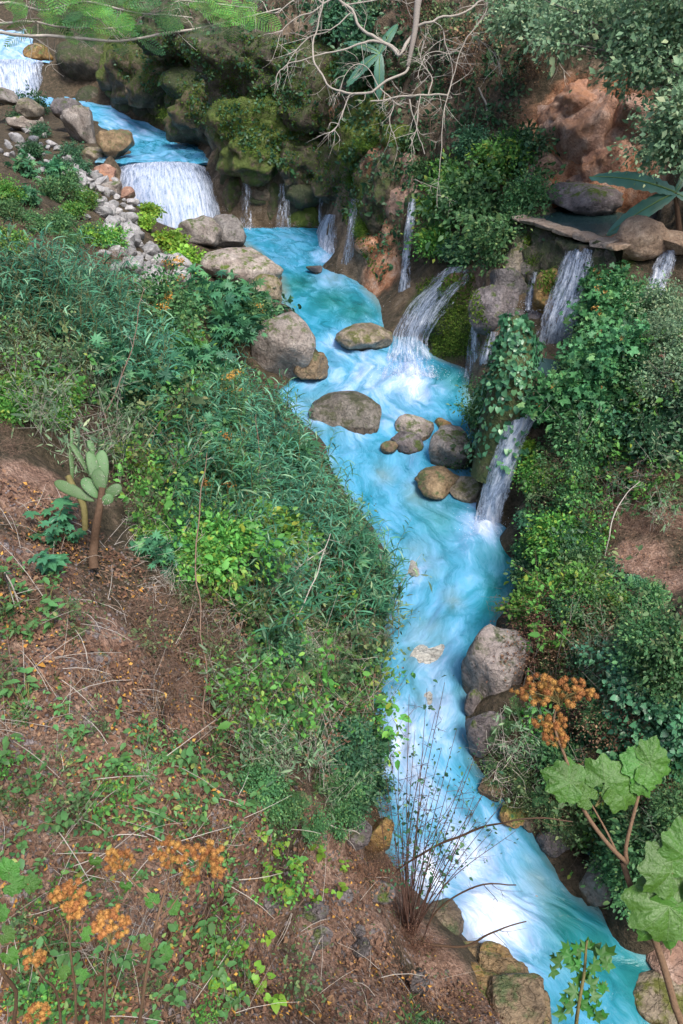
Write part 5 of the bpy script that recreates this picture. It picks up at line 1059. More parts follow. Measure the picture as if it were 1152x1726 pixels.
fill([(900, 1000), (1040, 990), (1120, 1100), (1090, 1280), (930, 1240)], 7, 44, ('dark_bush', 'mid_bush', 'fern_bush'), 'leafy_bush', 60, 'dark green bush among the withered bushes on the right', 'bush', 'dark bushes on the right bank')
fill([(1010, 900), (1060, 950), (1110, 1010), (1152, 1060), (1152, 1130), (1080, 1070), (1000, 980)], 10, 28, ('bright_bush', 'vine_mat', 'mid_bush'), 'leafy_bush', 44, 'bright green creeper bush along the earth path', 'bush', 'bright bushes along the path')
fill([(1080, 1080), (1152, 1080), (1152, 1290), (1070, 1250)], 11, 36, ('vine_mat', 'mid_bush', 'vine_mat'), 'creeper', 84, 'broad leaved creeper on the bank above the large leaves', 'creeper', 'creepers above the large leaves')
fill([(900, 1260), (1060, 1240), (1150, 1300), (1150, 1420), (1060, 1440), (960, 1390)], 17, 36, ('olive_bush', 'mid_bush', 'fern_bush', 'dry_bush'), 'scrub_bush', 80, 'olive scrub behind the large leaves at right', 'bush', 'olive scrub behind the large leaves')
fill([(840, 1200), (960, 1210), (1000, 1300), (900, 1330), (840, 1280)], 11, 34, 'fern_bush', 'feathery_shrub', 64, 'feathery green shrub beside the orange seed head on the right', 'shrub', 'feathery shrubs on the right bank')
fill([(850, 1190), (920, 1180), (960, 1260), (860, 1290)], 5, 34, 'tangle_grey', 'bare_shrub', 100, 'bleached bare twigs beside the rapids on the right', 'bare shrub', 'bare twigs on the right bank')
fill([(1020, 1380), (1152, 1380), (1152, 1500), (1060, 1500)], 8, 36, 'mid_bush', 'leafy_bush', 90, 'dark leafy bush behind the lowest large leaf', 'bush', 'bushes behind the lowest large leaf')
fill([(830, 1270), (960, 1290), (1000, 1400), (940, 1400), (860, 1340)], 10, 30, 'olive_bush', 'scrub_bush', 60, 'olive scrub on the dark rocks', 'bush', 'scrub on the lower right rocks')
fill([(640, 1330), (700, 1480), (760, 1600), (700, 1600), (600, 1450)], 9, 30, 'dry_bush', 'dry_bush', 50, 'withered low bush on the lower bank', 'bush', 'withered bushes on the lower bank')
# upper right tree
def crown_tree(name, label, base, crowns, mat, T, size, ncl, per, cr, trunk_r, bark, seed):
    root = empty(name, base); base = np.array(base); tag(root, label, 'tree'); Vs, Fs, C_all = [], [], []
    parts = []
    for k, (c, R) in enumerate(crowns):
        LV, C = leaf_cloud(seed+k, R, ncl, per, T, size, cr, center=np.array(c)-base-[0, 0, R[2]*.9]); parts.append(LV); C_all.append(C)
    link('crown', mesh_np(name+'_crown', *join(parts), MAT[mat]), root)
    br = []; r = np.random.default_rng(seed)
    for (c, R), C in zip(crowns, C_all):
        c0 = np.array(c)-base; tr = spline([np.zeros(3)-[0, 0, .5], c0*[.25, .25, .5], c0*.9], 12); br.append(tube(tr, np.linspace(trunk_r, trunk_r*.35, 12), 7))
        for q in C[r.permutation(len(C))[:26]]:
            st = tr[r.integers(5, 12)]; br.append(tube(spline([st, (st+q)/2+[0, 0, .15], q], 6), np.linspace(trunk_r*.28, .008, 6), 4))
    link('trunk', mesh_np(name+'_trunk', *join(br), MAT[bark], True), root); return root
def gpt(x, y): return ground(x, y)[0]
crown_tree('leafy_tree', 'large pale green tree filling the upper right corner', gpt(11.5, 19.0), [(at_d(1010, 40, 21), (1.7, 1.4, 1.1)), (at_d(1110, 95, 19.5), (1.5, 1.4, 1.4)), (at_d(1150, 225, 18.5), (.9, 1.0, 1.0)), (at_d(1150, 20, 19), (2.0, 1.6, 1.5)), (at_d(900, 20, 24), (1.2, 1.2, 1.0))], 'leaf_grey', T_QUAD, .12, 130, 42, .24, .16, 'bark_grey', 77)

# leaf litter and low ground cover (nobody could count these)
def cover(name, label, polys, n, T, size, mat, flat=0.6, lift=0.02, clump=0):
    P, Nn = [], []; got = 0
    areas = [(max(x[0] for x in q)-min(x[0] for x in q))*(max(x[1] for x in q)-min(x[1] for x in q)) for q in polys]
    while got < n:
        Pb, Nb = [], []
        for _ in range(3000):
            q = rnd.choices(polys, areas)[0]
            u, v = rnd.uniform(min(x[0] for x in q), max(x[0] for x in q)), rnd.uniform(min(x[1] for x in q), max(x[1] for x in q))
            if inside(q, u, v): p, nn = hit2(u, v); Pb.append(p); Nb.append(nn)
        Pb, Nb = np.array(Pb), np.array(Nb)
        if clump: keep = vnoise(Pb*1.1, 77) + 0.6*vnoise(Pb*3.1, 78) + rng.normal(size=len(Pb))*.55 > clump - 0.25; Pb, Nb = Pb[keep], Nb[keep]
        P.append(Pb); Nn.append(Nb); got += len(Pb)
    P, Nn = np.concatenate(P)[:n], np.concatenate(Nn)[:n]
    P, Nn = np.array(P), np.array(Nn); r = np.random.default_rng(len(name)+n)
    Y = r.normal(size=P.shape); Y -= Nn*(Y*Nn).sum(-1, keepdims=True)*flat; Y += Nn*(1-flat)*.6
    V, F = scatter(T, P + Nn*(lift+r.uniform(0, lift*2, (len(P), 1))), Y, Nn + r.normal(size=P.shape)*(1-flat), size*r.lognormal(0, .3, len(P)))
    tag(link(name, mesh_np(name, V, F, MAT[mat])), label, None, None, 'stuff')
SLOPE = [(0, 800), (120, 850), (230, 950), (330, 1080), (420, 1250), (560, 1380), (640, 1480), (760, 1640), (900, 1726), (0, 1726)]
RIGHTB = [(880, 990), (1010, 900), (1152, 900), (1152, 1480), (980, 1430), (880, 1300), (840, 1100)]
T_CURL = tri([(0, 0, 0), (-.3, .4, .22), (0, 1, .12), (.3, .4, .22)], [(0, 3, 2), (0, 2, 1)])
cover('leaf_litter', 'brown fallen leaves on the earth slope', [SLOPE, SLOPE, RIGHTB], 17000, T_CURL, .045, 'leaf_dry', .85, clump=.3)
cover('orange_leaf_litter', 'orange fallen leaves on the earth slope', [SLOPE], 1300, T_CURL, .04, 'leaf_orange', .8, clump=.6)
cover('small_pebbles', 'small pebbles and clods on the earth slope', [SLOPE], 5000, (lambda a: (a[0]*[.5, .4, .3], a[1]))(rock_shape(3, 1, 4)), .045, 'rock_grey', .9, .0)
cover('low_ground_cover', 'low green ground cover on the earth slope', [[(0, 1130), (200, 1200), (420, 1290), (560, 1400), (420, 1460), (400, 1726), (0, 1726)]], 2200, T_OVATE, .05, 'leaf_herb', .35, .05, clump=.9)
cover('undergrowth', 'dense low undergrowth under the left bank canes', [[(0, 500), (200, 500), (340, 520), (460, 660), (560, 800), (650, 960), (640, 1200), (600, 1340), (480, 1250), (380, 1000), (250, 780), (100, 640), (0, 600)]], 11000, T_OVATE, .12, 'leaf_mid', .2, .06)
cover('bank_undergrowth', 'dense low undergrowth on the right bank', [[(880, 900), (905, 760), (1000, 600), (1152, 540), (1152, 860), (1040, 880), (1000, 900), (1060, 980), (1152, 1060), (1152, 1480), (1000, 1440), (860, 1000)]], 7000, T_OVATE, .10, 'leaf_mid', .25, .05, clump=.2)
cover('cliff_undergrowth', 'low plants on the shaded upper cliff', [[(170, 0), (900, 0), (890, 260), (720, 420), (640, 480), (560, 330), (420, 260), (200, 130)]], 7000, T_OVATE, .15, 'leaf_dark', .3, .05, clump=.55)
cover('cliff_moss', 'green moss on the wet upper cliff', [[(170, 60), (560, 60), (640, 480), (560, 330), (420, 260), (200, 130)], [(700, 470), (800, 460), (840, 600), (720, 600)], [(880, 400), (1040, 420), (1010, 540), (890, 480)]], 26000, T_QUAD, .065, 'moss', .5, .02, clump=.25)
m_ = []
for i in range(2600):
    u, v = rnd.uniform(0, 760), rnd.uniform(850, 1726)
    if not inside(SLOPE, u, v): continue
    p, nn = hit(u, v); d = nrm(np.array([rnd.gauss(0, 1), rnd.gauss(0, 1), rnd.gauss(0, .4)])); d = d - nn*np.dot(d, nn)*.8; L = rnd.uniform(.1, .5)
    m_.append(tube(spline([p+nn*.02, p+nn*.05+d*L*.5+[0, 0, rnd.uniform(-.02, .05)], p+nn*.03+d*L], 4), np.linspace(.005, .002, 4)*rnd.uniform(.4, 1.3), 3))
tag(link('fallen_twigs', mesh_np('fallen_twigs', *join(m_), MAT['twig_dry'])), 'fallen dry twigs on the earth slope', None, None, 'stuff')

m_ = []
for i in range(330):
    u, v = rnd.uniform(0, 760), rnd.uniform(850, 1726)
    if not inside(SLOPE, u, v): continue
    p, nn = hit(u, v); d = nrm(np.array([rnd.gauss(0, 1), rnd.gauss(0, 1), rnd.gauss(0, .4)])); d = d - nn*np.dot(d, nn)*.8; L = rnd.uniform(.2, .9)
    m_.append(tube(spline([p+nn*.02, p+nn*.16+d*L*.5+[0, 0, rnd.uniform(-.02, .05)], p+nn*.22+d*L], 4), np.linspace(.005, .002, 4)*rnd.uniform(.4, 1.3), 3))
tag(link('pale_twigs', mesh_np('pale_twigs', *join(m_), MAT['twig_white'])), 'pale bleached twigs on the earth slope', None, None, 'stuff')

# ------------------------------------------------------------------ single plants one can point to
RIGHT_, UP_, FWD_ = np.array([1., 0, 0]), np.array([0, SP, CP]), np.array([0, CP, -SP])
def limb(pts, n=None, sides=6):
    """pts: (u, v, depth, width in photo pixels) -> tapered limb with slight kinks"""
    P = np.array([at_d(u, v, d) for u, v, d, w in pts]); R = np.array([[w*d/FPX/2] for u, v, d, w in pts])
    n = n or max(6, len(pts)*4); Q = spline(P, n); r = np.maximum(spline(R, n)[:, 0], 0.0015)
    Q = Q + np.stack([vnoise(Q*3, k) for k in (1, 2, 3)], -1)*1.3*np.mean(R) + np.stack([vnoise(Q*1.3, k+4) for k in (1, 2, 3)], -1)*min(.16, 4*np.mean(R))
    return Q, r
def limb_obj(name, pts, mat, parent, org, sides=6):
    pts = [(u, v, d, w*(.62 if name == 'stem' else .8)) for u, v, d, w in pts]
    Q, r = limb(pts); return link(name, mesh_np(name, *tube(Q-org, r, sides), MAT[mat], True), parent)
def auto_twigs(Q, seed, n, ln, r0):
    r = np.random.default_rng(seed); out = []
    for i in range(n):
        k = r.integers(1, len(Q)-1); d = nrm(nrm(Q[k+1]-Q[k-1])*.6 + r.normal(size=3)*[.8, .3, .8] - [0, 0, .3])*ln*r.uniform(.4, 1.3)
        m = Q[k]+d*.5+r.normal(size=3)*ln*.12
        out.append(tube(spline([Q[k], m, Q[k]+d], 6), np.linspace(r0, r0*.25, 6), 4))
        for j in range(2):
            d2 = nrm(d + r.normal(size=3)*np.linalg.norm(d)*.8)*ln*r.uniform(.2, .5); out.append(tube(spline([m, m+d2*.6+r.normal(size=3)*.02, m+d2], 4), np.linspace(r0*.6, r0*.2, 4), 3))
    return join(out)

# bare tree hanging over the cliff at the top
org = ground(4.2, 38.5)[0]; bare = empty('bare_tree', org); tag(bare, 'leafless grey tree with crooked branches hanging in at the top', 'tree')
TD = 25.0
def T3(*p): return [(u, v, TD + (q[0] if q else 0), w*.5) for u, v, w, *q in p]
trunk = np.array([org + [0, 0, -.5], org + [-.3, -2.5, 1.6], at_d(735, -70, TD+4), at_d(708, -10, TD+1), at_d(700, 50, TD), at_d(688, 112, TD)])
link('trunk', mesh_np('trunk', *tube(spline(trunk, 24)-org, np.linspace(.22, .07, 24), 8), MAT['bark_grey'], True), bare)
LIMBS = [T3((700, 50, 13), (672, 96, 12), (650, 84, 12), (620, 52, 11), (590, 25, 10), (560, 0, 9), (540, -15, 8)), T3((688, 112, 9), (668, 130, 9), (640, 149, 9), (592, 157, 8), (552, 141, 7), (535, 105, 7), (534, 60, 6), (546, 10, 5), (556, -20, 5)),
         T3((672, 92, 9), (640, 74, 9), (610, 73, 8), (576, 88, 6), (548, 86, 5), (512, 96, 4), (488, 102, 4), (466, 130, 3), (468, 152, 2)), T3((756, 160, 6), (725, 160, 7), (690, 163, 7), (655, 171, 6), (622, 173, 4)), T3((756, 160, 5), (768, 120, 4), (778, 85, 4), (795, 55, 4), (818, 25, 5), (822, -10, 6)),
         T3((778, 78, 4), (760, 88, 3), (735, 90, 3), (718, 98, 2), (722, 118, 2)), T3((748, 55, 3), (752, 75, 3), (765, 100, 2), (778, 104, 2)), T3((800, 53, 4), (850, 53, 4), (890, 60, 4), (925, 72, 3), (940, 100, 3), (960, 130, 2)), T3((700, 40, 9), (740, 30, 8), (790, 12, 7), (830, -10, 6)),
         T3((590, 157, 5), (578, 190, 4), (566, 215, 3), (560, 222, 2)), T3((640, 150, 4), (620, 118, 3), (600, 110, 3), (580, 128, 2), (572, 160, 2)), T3((756, 160, 4), (748, 190, 3), (744, 240, 3), (741, 300, 2), (738, 350, 1.5)), T3((710, 160, 4), (706, 190, 4), (702, 220, 3), (690, 235, 2)), T3((576, 15, 5), (610, 6, 5), (650, 2, 5), (690, 0, 6)), T3((560, 0, 6), (530, 20, 5), (500, 28, 4), (478, 45, 3), (468, 78, 2)), T3((590, 25, 5), (560, 50, 4), (525, 60, 4), (495, 88, 3), (480, 120, 2)), T3((818, 25, 5), (850, 15, 4), (880, 22, 4), (905, 48, 3), (915, 80, 2)), T3((795, 55, 4), (820, 75, 3), (840, 100, 3), (848, 130, 2)), T3((640, 149, 5), (660, 175, 4), (655, 205, 3), (668, 230, 2)), T3((725, 160, 5), (730, 130, 4), (712, 105, 3), (716, 70, 3)), T3((546, 10, 5), (520, -5, 5), (490, 5, 4), (462, 20, 3))]
for i, L in enumerate(LIMBS):
    Q, r = limb(L); b_ = link('branch', mesh_np('branch', *tube(Q-org, r, 6), MAT['bark_pale'], True), bare)
    link('twigs', mesh_np('twigs', *auto_twigs(Q-org, i, 11, .85, .010), MAT['twig_white'], True), b_)
for i, L in enumerate([[(806, 150, 27, 3), (820, 190, 27, 4), (828, 225, 27, 4), (829, 262, 27, 3)], [(790, 160, 27.5, 2), (786, 200, 27.5, 3), (792, 258, 27.5, 3)], [(690, 170, 28, 3), (700, 215, 28, 2), (712, 262, 28, 2)]]):
    Q, r = limb(L); o = link('hanging_root', mesh_np('hanging_root', *tube(Q-Q[0], r, 5), MAT['bark_pale'], True), None, Q[0])
    tag(o, ['pale root hanging down the cliff right of the bare branches', 'thin pale root left of the longest hanging root', 'thin root dangling under the bare branches'][i], 'root')
for i in range(16):
    u = rnd.uniform(640, 830); v = rnd.uniform(120, 220); p, n = hit(u, v); p = p*(1-.5/np.linalg.norm(p)); L = rnd.uniform(1.2, 3.2)
    pts = [np.zeros(3), np.array([rnd.gauss(0, .1), 0, -L*.5]), np.array([rnd.gauss(0, .2), -.1, -L])]
    o = link('hanging_vine', mesh_np('hanging_vine', *tube(spline(pts, 8), np.linspace(.018, .008, 8), 4), MAT['twig_dry'], True), None, p)
    remember(tag(o, 'thin dry vine hanging down the shaded cliff', 'vine', 'vines hanging on the shaded cliff'), u, v)

# feathery tree reaching in from the upper left
org = ground(-6.6, 8.6)[0]; ft = empty('feathery_tree', org); tag(ft, 'feathery leaved tree branch arching across the upper left corner', 'tree')
hub = at_d(-260, 60, 7.6); link('trunk', mesh_np('trunk', *tube(spline([org-[0, 0, .4]-org, (hub-org)*[.3, .3, .55], hub-org], 12), np.linspace(.11, .06, 12), 7), MAT['bark_grey'], True), ft)
FL = [[(-260, 60, 7.6, 9), (-60, 42, 7.2, 6), (60, 52, 7, 5), (130, 69, 7, 5), (200, 75, 7, 4), (300, 62, 7, 4), (400, 42, 7.1, 3), (480, 18, 7.2, 2)], [(-260, 55, 7.6, 7), (-20, 8, 7.4, 5), (80, 12, 7.2, 4), (140, 8, 7, 4), (230, 30, 7, 3), (330, 36, 7, 2)], [(-20, 38, 7.2, 4), (50, 30, 7, 4), (100, 45, 7, 3), (170, 52, 7, 2), (240, 45, 7, 1.5)],
      [(-260, 50, 7.6, 6), (0, -20, 7.2, 4), (150, -12, 7, 4), (280, 4, 7, 3), (380, 12, 7, 2), (440, 20, 7, 1.5)]]
paths = []
for i, L in enumerate(FL):
    Q, r = limb(L, 26); paths.append(Q); b_ = link('branch', mesh_np('branch', *tube(Q-org, r, 6), MAT['twig_white'], True), ft)
    link('twigs', mesh_np('twigs', *auto_twigs(Q-org, 40+i, 12, .32, .005), MAT['twig_white'], True), b_)
FRM = [mesh_np('frond', *T_FROND, MAT[k]) for k in ('leaf_bright', 'leaf_bright', 'leaf_mid')]
for i in range(120):
    Q = rnd.choice([paths[1], paths[2], paths[3], paths[3]]); q = Q[rnd.randrange(5, len(Q))] + np.array([rnd.gauss(0, .12), rnd.gauss(0, .2), rnd.gauss(.04, .07)])
    yv = nrm(np.array([rnd.gauss(.5, .8), rnd.gauss(-.2, .5), rnd.gauss(-.15, .3)])); zv = nrm(np.array([rnd.gauss(0, .3), -.5, .8])); xv = nrm(np.cross(yv, zv)); zv = np.cross(xv, yv)
    o = link('leaf', FRM[i % 3], ft); o.matrix_local = Matrix.Translation(Vector(q-org)) @ Matrix(np.stack([xv, yv, zv], 1).tolist()).to_4x4() @ Matrix.Scale(rnd.uniform(.2, .36), 4)

# prickly pear cactus on the bare slope
cd = 8.9
cb = at_d(165, 962, cd); cac = empty('cactus', cb); tag(cac, 'prickly pear cactus with flat pads on a woody trunk', 'cactus')
Q, r = limb([(166, 975, cd, 17), (166, 930, cd, 15), (170, 880, cd, 13), (172, 835, cd, 11)]); link('trunk', mesh_np('trunk', *tube(Q-cb, r, 9), MAT['bark_brown'], True), cac)
Q, r = limb([(142, 905, cd+.1, 10), (138, 870, cd+.1, 11), (128, 840, cd+.1, 12), (120, 815, cd+.1, 10)]); link('trunk', mesh_np('trunk', *tube(Q-cb, r, 8), MAT['stem_green'], True), cac)
def pad(u0, v0, u1, v1, wpx, dd, turn):
    a, b_ = at_d(u0, v0, cd+dd), at_d(u1, v1, cd+dd); L = np.linalg.norm(b_-a); W = wpx*cd/FPX
    V, F = ICO[3]; V = V*[W/2, L/2, .016] + [0, L/2, 0]; t = V[:, 1]/L; V[:, 0] *= .5+.45*t; V[:, 2] += .02*np.sin(t*3)
    o = link('pad', mesh_np('pad', V, F, MAT['cactus'], True), cac)
    y = nrm(b_-a); z = nrm(-a/np.linalg.norm(a) + RIGHT_*turn); x = nrm(np.cross(y, z)); z = np.cross(x, y)
    o.matrix_local = Matrix.Translation(Vector(a-cb)) @ Matrix(np.stack([x, y, z], 1).tolist()).to_4x4()
    r_ = np.random.default_rng(int(u0+v1)); n = 34; ang = r_.uniform(0, 6.28, n); rr = np.sqrt(r_.uniform(0, .8, n)); P = np.stack([rr*np.cos(ang)*W*.45, L*.5+rr*np.sin(ang)*L*.45, np.full(n, .03)], -1)
    sv, sf = scatter(tri([(-.1, 0, 0), (.1, 0, 0), (0, 1, 0)], [(0, 1, 2)]), P, np.tile([0, 0, 1.], (n, 1))+r_.normal(size=(n, 3))*.5, r_.normal(size=(n, 3)), .03)
    link('spines', mesh_np('spines', sv, sf, MAT['twig_white']), o)
for q in [(172, 838, 150, 760, 34, 0, .2), (172, 838, 172, 758, 40, .05, -.1), (160, 845, 92, 812, 34, -.05, .1), (172, 842, 205, 818, 34, -.06, 0), (165, 840, 140, 806, 36, -.08, .2), (150, 800, 118, 745, 18, .08, .9), (122, 815, 118, 755, 16, .1, 1.0), (120, 757, 120, 722, 12, .1, 1.1), (175, 832, 163, 790, 38, -.1, -.2), (170, 850, 190, 835, 30, -.12, .3), (158, 768, 150, 742, 20, .02, .5)]: pad(q[0], q[1], q[2], q[3], q[4]*.78, q[5], q[6])

# fan of red twigs on the lower bank
rb = hit(690, 1572)[0]; dR = float(np.dot(rb, FWD_)); red_ = empty('red_twig_bush', rb); tag(red_, 'fan of thin red stems with few leaves over the white rapids', 'bush')
LP = []
tips = [(672, 1290), (648, 1290), (715, 1260), (742, 1310), (775, 1330), (805, 1380), (690, 1430), (752, 1440), (655, 1250), (640, 1330), (690, 1170), (700, 1230), (720, 1160), (735, 1200), (750, 1150), (745, 1260), (770, 1230), (790, 1290), (760, 1310), (800, 1340), (820, 1330), (840, 1290), (850, 1350), (780, 1400), (720, 1350), (700, 1380), (680, 1340), (830, 1400), (810, 1250), (730, 1420), (665, 1400), (870, 1400), (710, 1300), (760, 1370)]
for i, (u, v) in enumerate(tips):
    b0 = rb + np.array([rnd.gauss(0, .07), rnd.gauss(0, .07), -.1]); dt = dR - rnd.uniform(.2, 1.4); tip = at_d(u, v, dt)
    m1 = b0 + (tip-b0)*.45 + np.array([rnd.gauss(-.05, .06), rnd.gauss(0, .08), .12])
    Q = spline([b0, m1, tip], 14); st = link('stem', mesh_np('stem', *tube(Q-rb, np.linspace(.010, .003, 14), 5), MAT['twig_red'], True), red_)
    link('twigs', mesh_np('twigs', *auto_twigs((Q-rb)[5:], 100+i, 5, .35, .004), MAT['twig_red'], True), st)
    for j in range(16): k = rnd.randrange(6, 14); LP.append(Q[k]-rb+np.array([rnd.gauss(0, .09), rnd.gauss(0, .09), rnd.gauss(0, .09)]))
LP = np.array(LP); r_ = np.random.default_rng(3); V, F = scatter(T_OVATE, LP, r_.normal(size=LP.shape), r_.normal(size=LP.shape)*.5+[0, 0, 1], .055*r_.lognormal(0, .3, len(LP)))
link('leaves', mesh_np('red_twig_leaves', V, F, MAT['leaf_dark']), red_)
for lab, L in [('bare forked branch reaching over the white water below the red twigs', [(648, 1580, dR+.05, 4), (720, 1586, dR-.1, 5), (790, 1588, dR-.3, 4), (830, 1570, dR-.5, 3), (884, 1552, dR-.6, 2)]),
               ('long curved bare branch crossing the rapids at right', [(672, 1470, dR-.1, 3), (740, 1420, dR-.4, 4), (800, 1395, dR-.7, 4), (850, 1385, dR-1, 3), (910, 1378, dR-1.2, 3), (965, 1386, dR-1.3, 2)]), ('bent twig over the foam right of the red stems', [(720, 1560, dR-.1, 3), (745, 1525, dR-.3, 3), (800, 1495, dR-.6, 3), (870, 1490, dR-.8, 2)])]:
    Q, r = limb(L); o = link('bare_branch', mesh_np('bare_branch', *tube(Q-Q[0], r, 5), MAT['bark_brown'], True), None, Q[0]); tag(o, lab, 'branch')
    link('twigs', mesh_np('twigs', *auto_twigs(Q-Q[0], 5, 6, .4, .005), MAT['bark_brown'], True), o)

# seed head plants
TV_, TF_ = ICO[1]
def tuft_mesh(seed):
    """fuzzy dry flower ball: many short bristles on a round core"""
    r = np.random.default_rng(seed); n = 110; D = nrm(r.normal(size=(n, 3)))
    V, F = scatter(tri([(-.2, 0, 0), (.2, 0, 0), (0, 1, 0)], [(0, 1, 2)]), D*.55, D + r.normal(size=(n, 3))*.3, r.normal(size=(n, 3)), .42)
    return join([(V, F), (TV_*.66, TF_)])
TUFT = [mesh_np('seed_tuft', *tuft_mesh(i), MAT['seed_orange']) for i in range(4)]
def seed_head(root, org, u, v, wpx, hpx, n, d, stalk_uv):
    head = bpy.data.objects.new('seed_head', None); COL.objects.link(head); head.parent = root; c = at_d(u, v, d); head.location = c-org; head.empty_display_size = .05
    rays, s0 = [], at_d(*stalk_uv, d) - c
    for i in range(n):
        a = rnd.uniform(0, 6.28); q = math.sqrt(rnd.random()); p = RIGHT_*math.cos(a)*q*wpx/2*d/FPX + UP_*(math.sin(a)*q*hpx/2*d/FPX) + FWD_*rnd.gauss(0, .3)*wpx/2*d/FPX
        link('seed_tuft', TUFT[i % 4], head, p, (rnd.uniform(0, 6), rnd.uniform(0, 6), 0), rnd.uniform(.7, 1.2)*6.6*d/FPX)
        if i % 3 == 0: rays.append(tube(spline([s0, s0*.4+p*.3, p], 5), np.linspace(.0035, .0015, 5), 4))
    link('stalks', mesh_np('stalks', *join(rays), MAT['stem_green'], True), head)
# outline of a big lobed leaf
def big_leaf_mesh(seed, fold=.30, curl=.30):
    r = np.random.default_rng(seed); n = 72; t = np.linspace(-2.75, 2.75, n)
    lob = np.zeros(n)
    for c, h, w in [(0, 1.0, .5), (.72, .88, .36), (-.72, .92, .36), (1.35, .84, .36), (-1.35, .8, .36), (2.0, .72, .36), (-2.0, .74, .36), (2.6, .6, .3), (-2.6, .62, .3)]:
        c += r.normal()*.06; h *= 1+.05*r.normal(); lob = np.maximum(lob, (h-.68)*np.clip(1-np.abs(t-c)/w, 0, 1)**1.2)
    rad = (.68 + lob)*(1-.35*np.clip((np.abs(t)-2.3)/.45, 0, 1))*(1+.018*np.sin(t*31+seed)+.012*r.normal(size=n))
    V, F = [np.array([[0, 0, 0]])], []
    for k in range(1, 6):
        q = k/5; x, y = rad*q*np.sin(t), rad*q*np.cos(t); z = fold*np.abs(np.sin(t*1.85))*q*.35 - curl*q*q*(.6+.5*np.cos(t)) + .04*np.sin(t*7+seed)*q*q
        V.append(np.stack([x, y, z], -1))
    V = np.concatenate(V)
    for i in range(n-1):
        F.append((0, 1+i+1, 1+i))
        for k in range(4): a, b_ = 1+k*n+i, 1+(k+1)*n+i; F += [(a, a+1, b_+1), (a, b_+1, b_)]
    veins = []
    for c in (0, .85, -.85, 1.7, -1.7, 2.5, -2.5):
        i = int(np.argmin(abs(t-c))); P = np.array([[0, 0, .006]] + [V[1+k*n+i]+[0, 0, .008] for k in range(5)]); veins.append(tube(P, np.linspace(.009, .002, 6), 4))
        for k in (1, 2, 3):
            for s in (-6, 6):
                j = int(np.clip(i+s, 0, n-1)); e = V[1+min(4, k+1)*n+j]+[0, 0, .006]; veins.append(tube(np.stack([P[k], (P[k]+e)/2+[0, 0, .004], e]), [.0032, .0026, .0015], 3))
    return (V, np.array(F)), join(veins)
BIG = []
leaf_mat('leaf_big', (0.032, 0.10, 0.014), (0.052, 0.14, 0.02), (0.08, 0.18, 0.03), 0.42, 0.2, .5)
_ns, _ls = MAT['leaf_big'].node_tree.nodes, MAT['leaf_big'].node_tree.links
_tc = _ns.new('ShaderNodeTexCoord'); _n = N_(_ns, 'ShaderNodeTexNoise', Scale=7.0, Detail=5.0); _ls.new(_tc.outputs['Object'], _n.inputs['Vector']); _b = N_(_ns, 'ShaderNodeBump', Strength=.5, Distance=.03); _ls.new(_n.outputs[0], _b.inputs['Height']); _ls.new(_b.outputs[0], _ns['Principled BSDF'].inputs['Normal'])
for i in range(3): (a, b_) = big_leaf_mesh(i+1); BIG.append((mesh_np('big_leaf', *a, MAT['leaf_big'], True), mesh_np('leaf_veins', *b_, MAT['vein'], True)))
def big_leaf(root, org, u, v, px, ang, d, turn=(0, .35), k=None, stem=None):
    """leaf joined to its stalk at (u, v); ang: direction of the tip in the picture, degrees from straight up, clockwise"""
    a = math.radians(ang); y = nrm(RIGHT_*math.sin(a) + UP_*math.cos(a) - FWD_*turn[0]); z = nrm(-FWD_ + np.array([0, 0, turn[1]])); x = nrm(np.cross(y, z)); z = np.cross(x, y)
    lm, vm = BIG[k if k is not None else rnd.randrange(3)]
    o = link('leaf', lm, root); o.matrix_local = Matrix.Translation(Vector(at_d(u, v, d)-org)) @ Matrix(np.stack([x, y, z], 1).tolist()).to_4x4() @ Matrix.Scale(px*.78*d/FPX, 4)
    link('veins', vm, o)
    if stem: limb_obj('petiole', [(stem[0], stem[1], d+.05, 4), ((stem[0]+u)/2+4, (stem[1]+v)/2-4, d+.03, 3), (u, v, d+.01, 3)], 'stem_green', root, org, 5)
# right: tall plant with large leaves and orange head
D0 = 4.4
org = ground(2.05, 1.5)[0]; rp = empty('seed_head_plant', org); tag(rp, 'tall plant with an orange seed head and large lobed leaves at right', 'plant')
lowp = at_d(1150, 1760, D0+.05)
Q = spline([org-[0, 0, .2], (org+lowp)/2, lowp, at_d(1136, 1690, D0), at_d(1110, 1600, D0), at_d(1083, 1540, D0), at_d(1062, 1490, D0), at_d(1050, 1452, D0)], 30); link('stem', mesh_np('stem', *tube(Q-org, np.linspace(.026, .018, 30), 8), MAT['stem_brown'], True), rp)
limb_obj('stem', [(1050, 1456, D0, 14), (1020, 1425, D0, 12), (980, 1372, D0, 11), (962, 1340, D0, 10), (948, 1290, D0, 9), (936, 1225, D0, 7), (946, 1185, D0, 5)], 'stem_brown', rp, org, 7)
limb_obj('stem', [(1050, 1456, D0, 13), (1048, 1430, D0, 11), (1058, 1380, D0, 10), (1068, 1340, D0, 9), (1072, 1322, D0, 8)], 'stem_brown', rp, org, 7)
limb_obj('stem', [(1040, 1448, D0, 8), (1020, 1405, D0, 6), (995, 1362, D0, 5), (988, 1352, D0, 4)], 'stem_brown', rp, org, 6)
seed_head(rp, org, 935, 1165, 140, 46, 95, D0, (946, 1190)); seed_head(rp, org, 928, 1218, 56, 30, 28, D0, (938, 1230)); seed_head(rp, org, 936, 1245, 40, 34, 24, D0, (940, 1262))
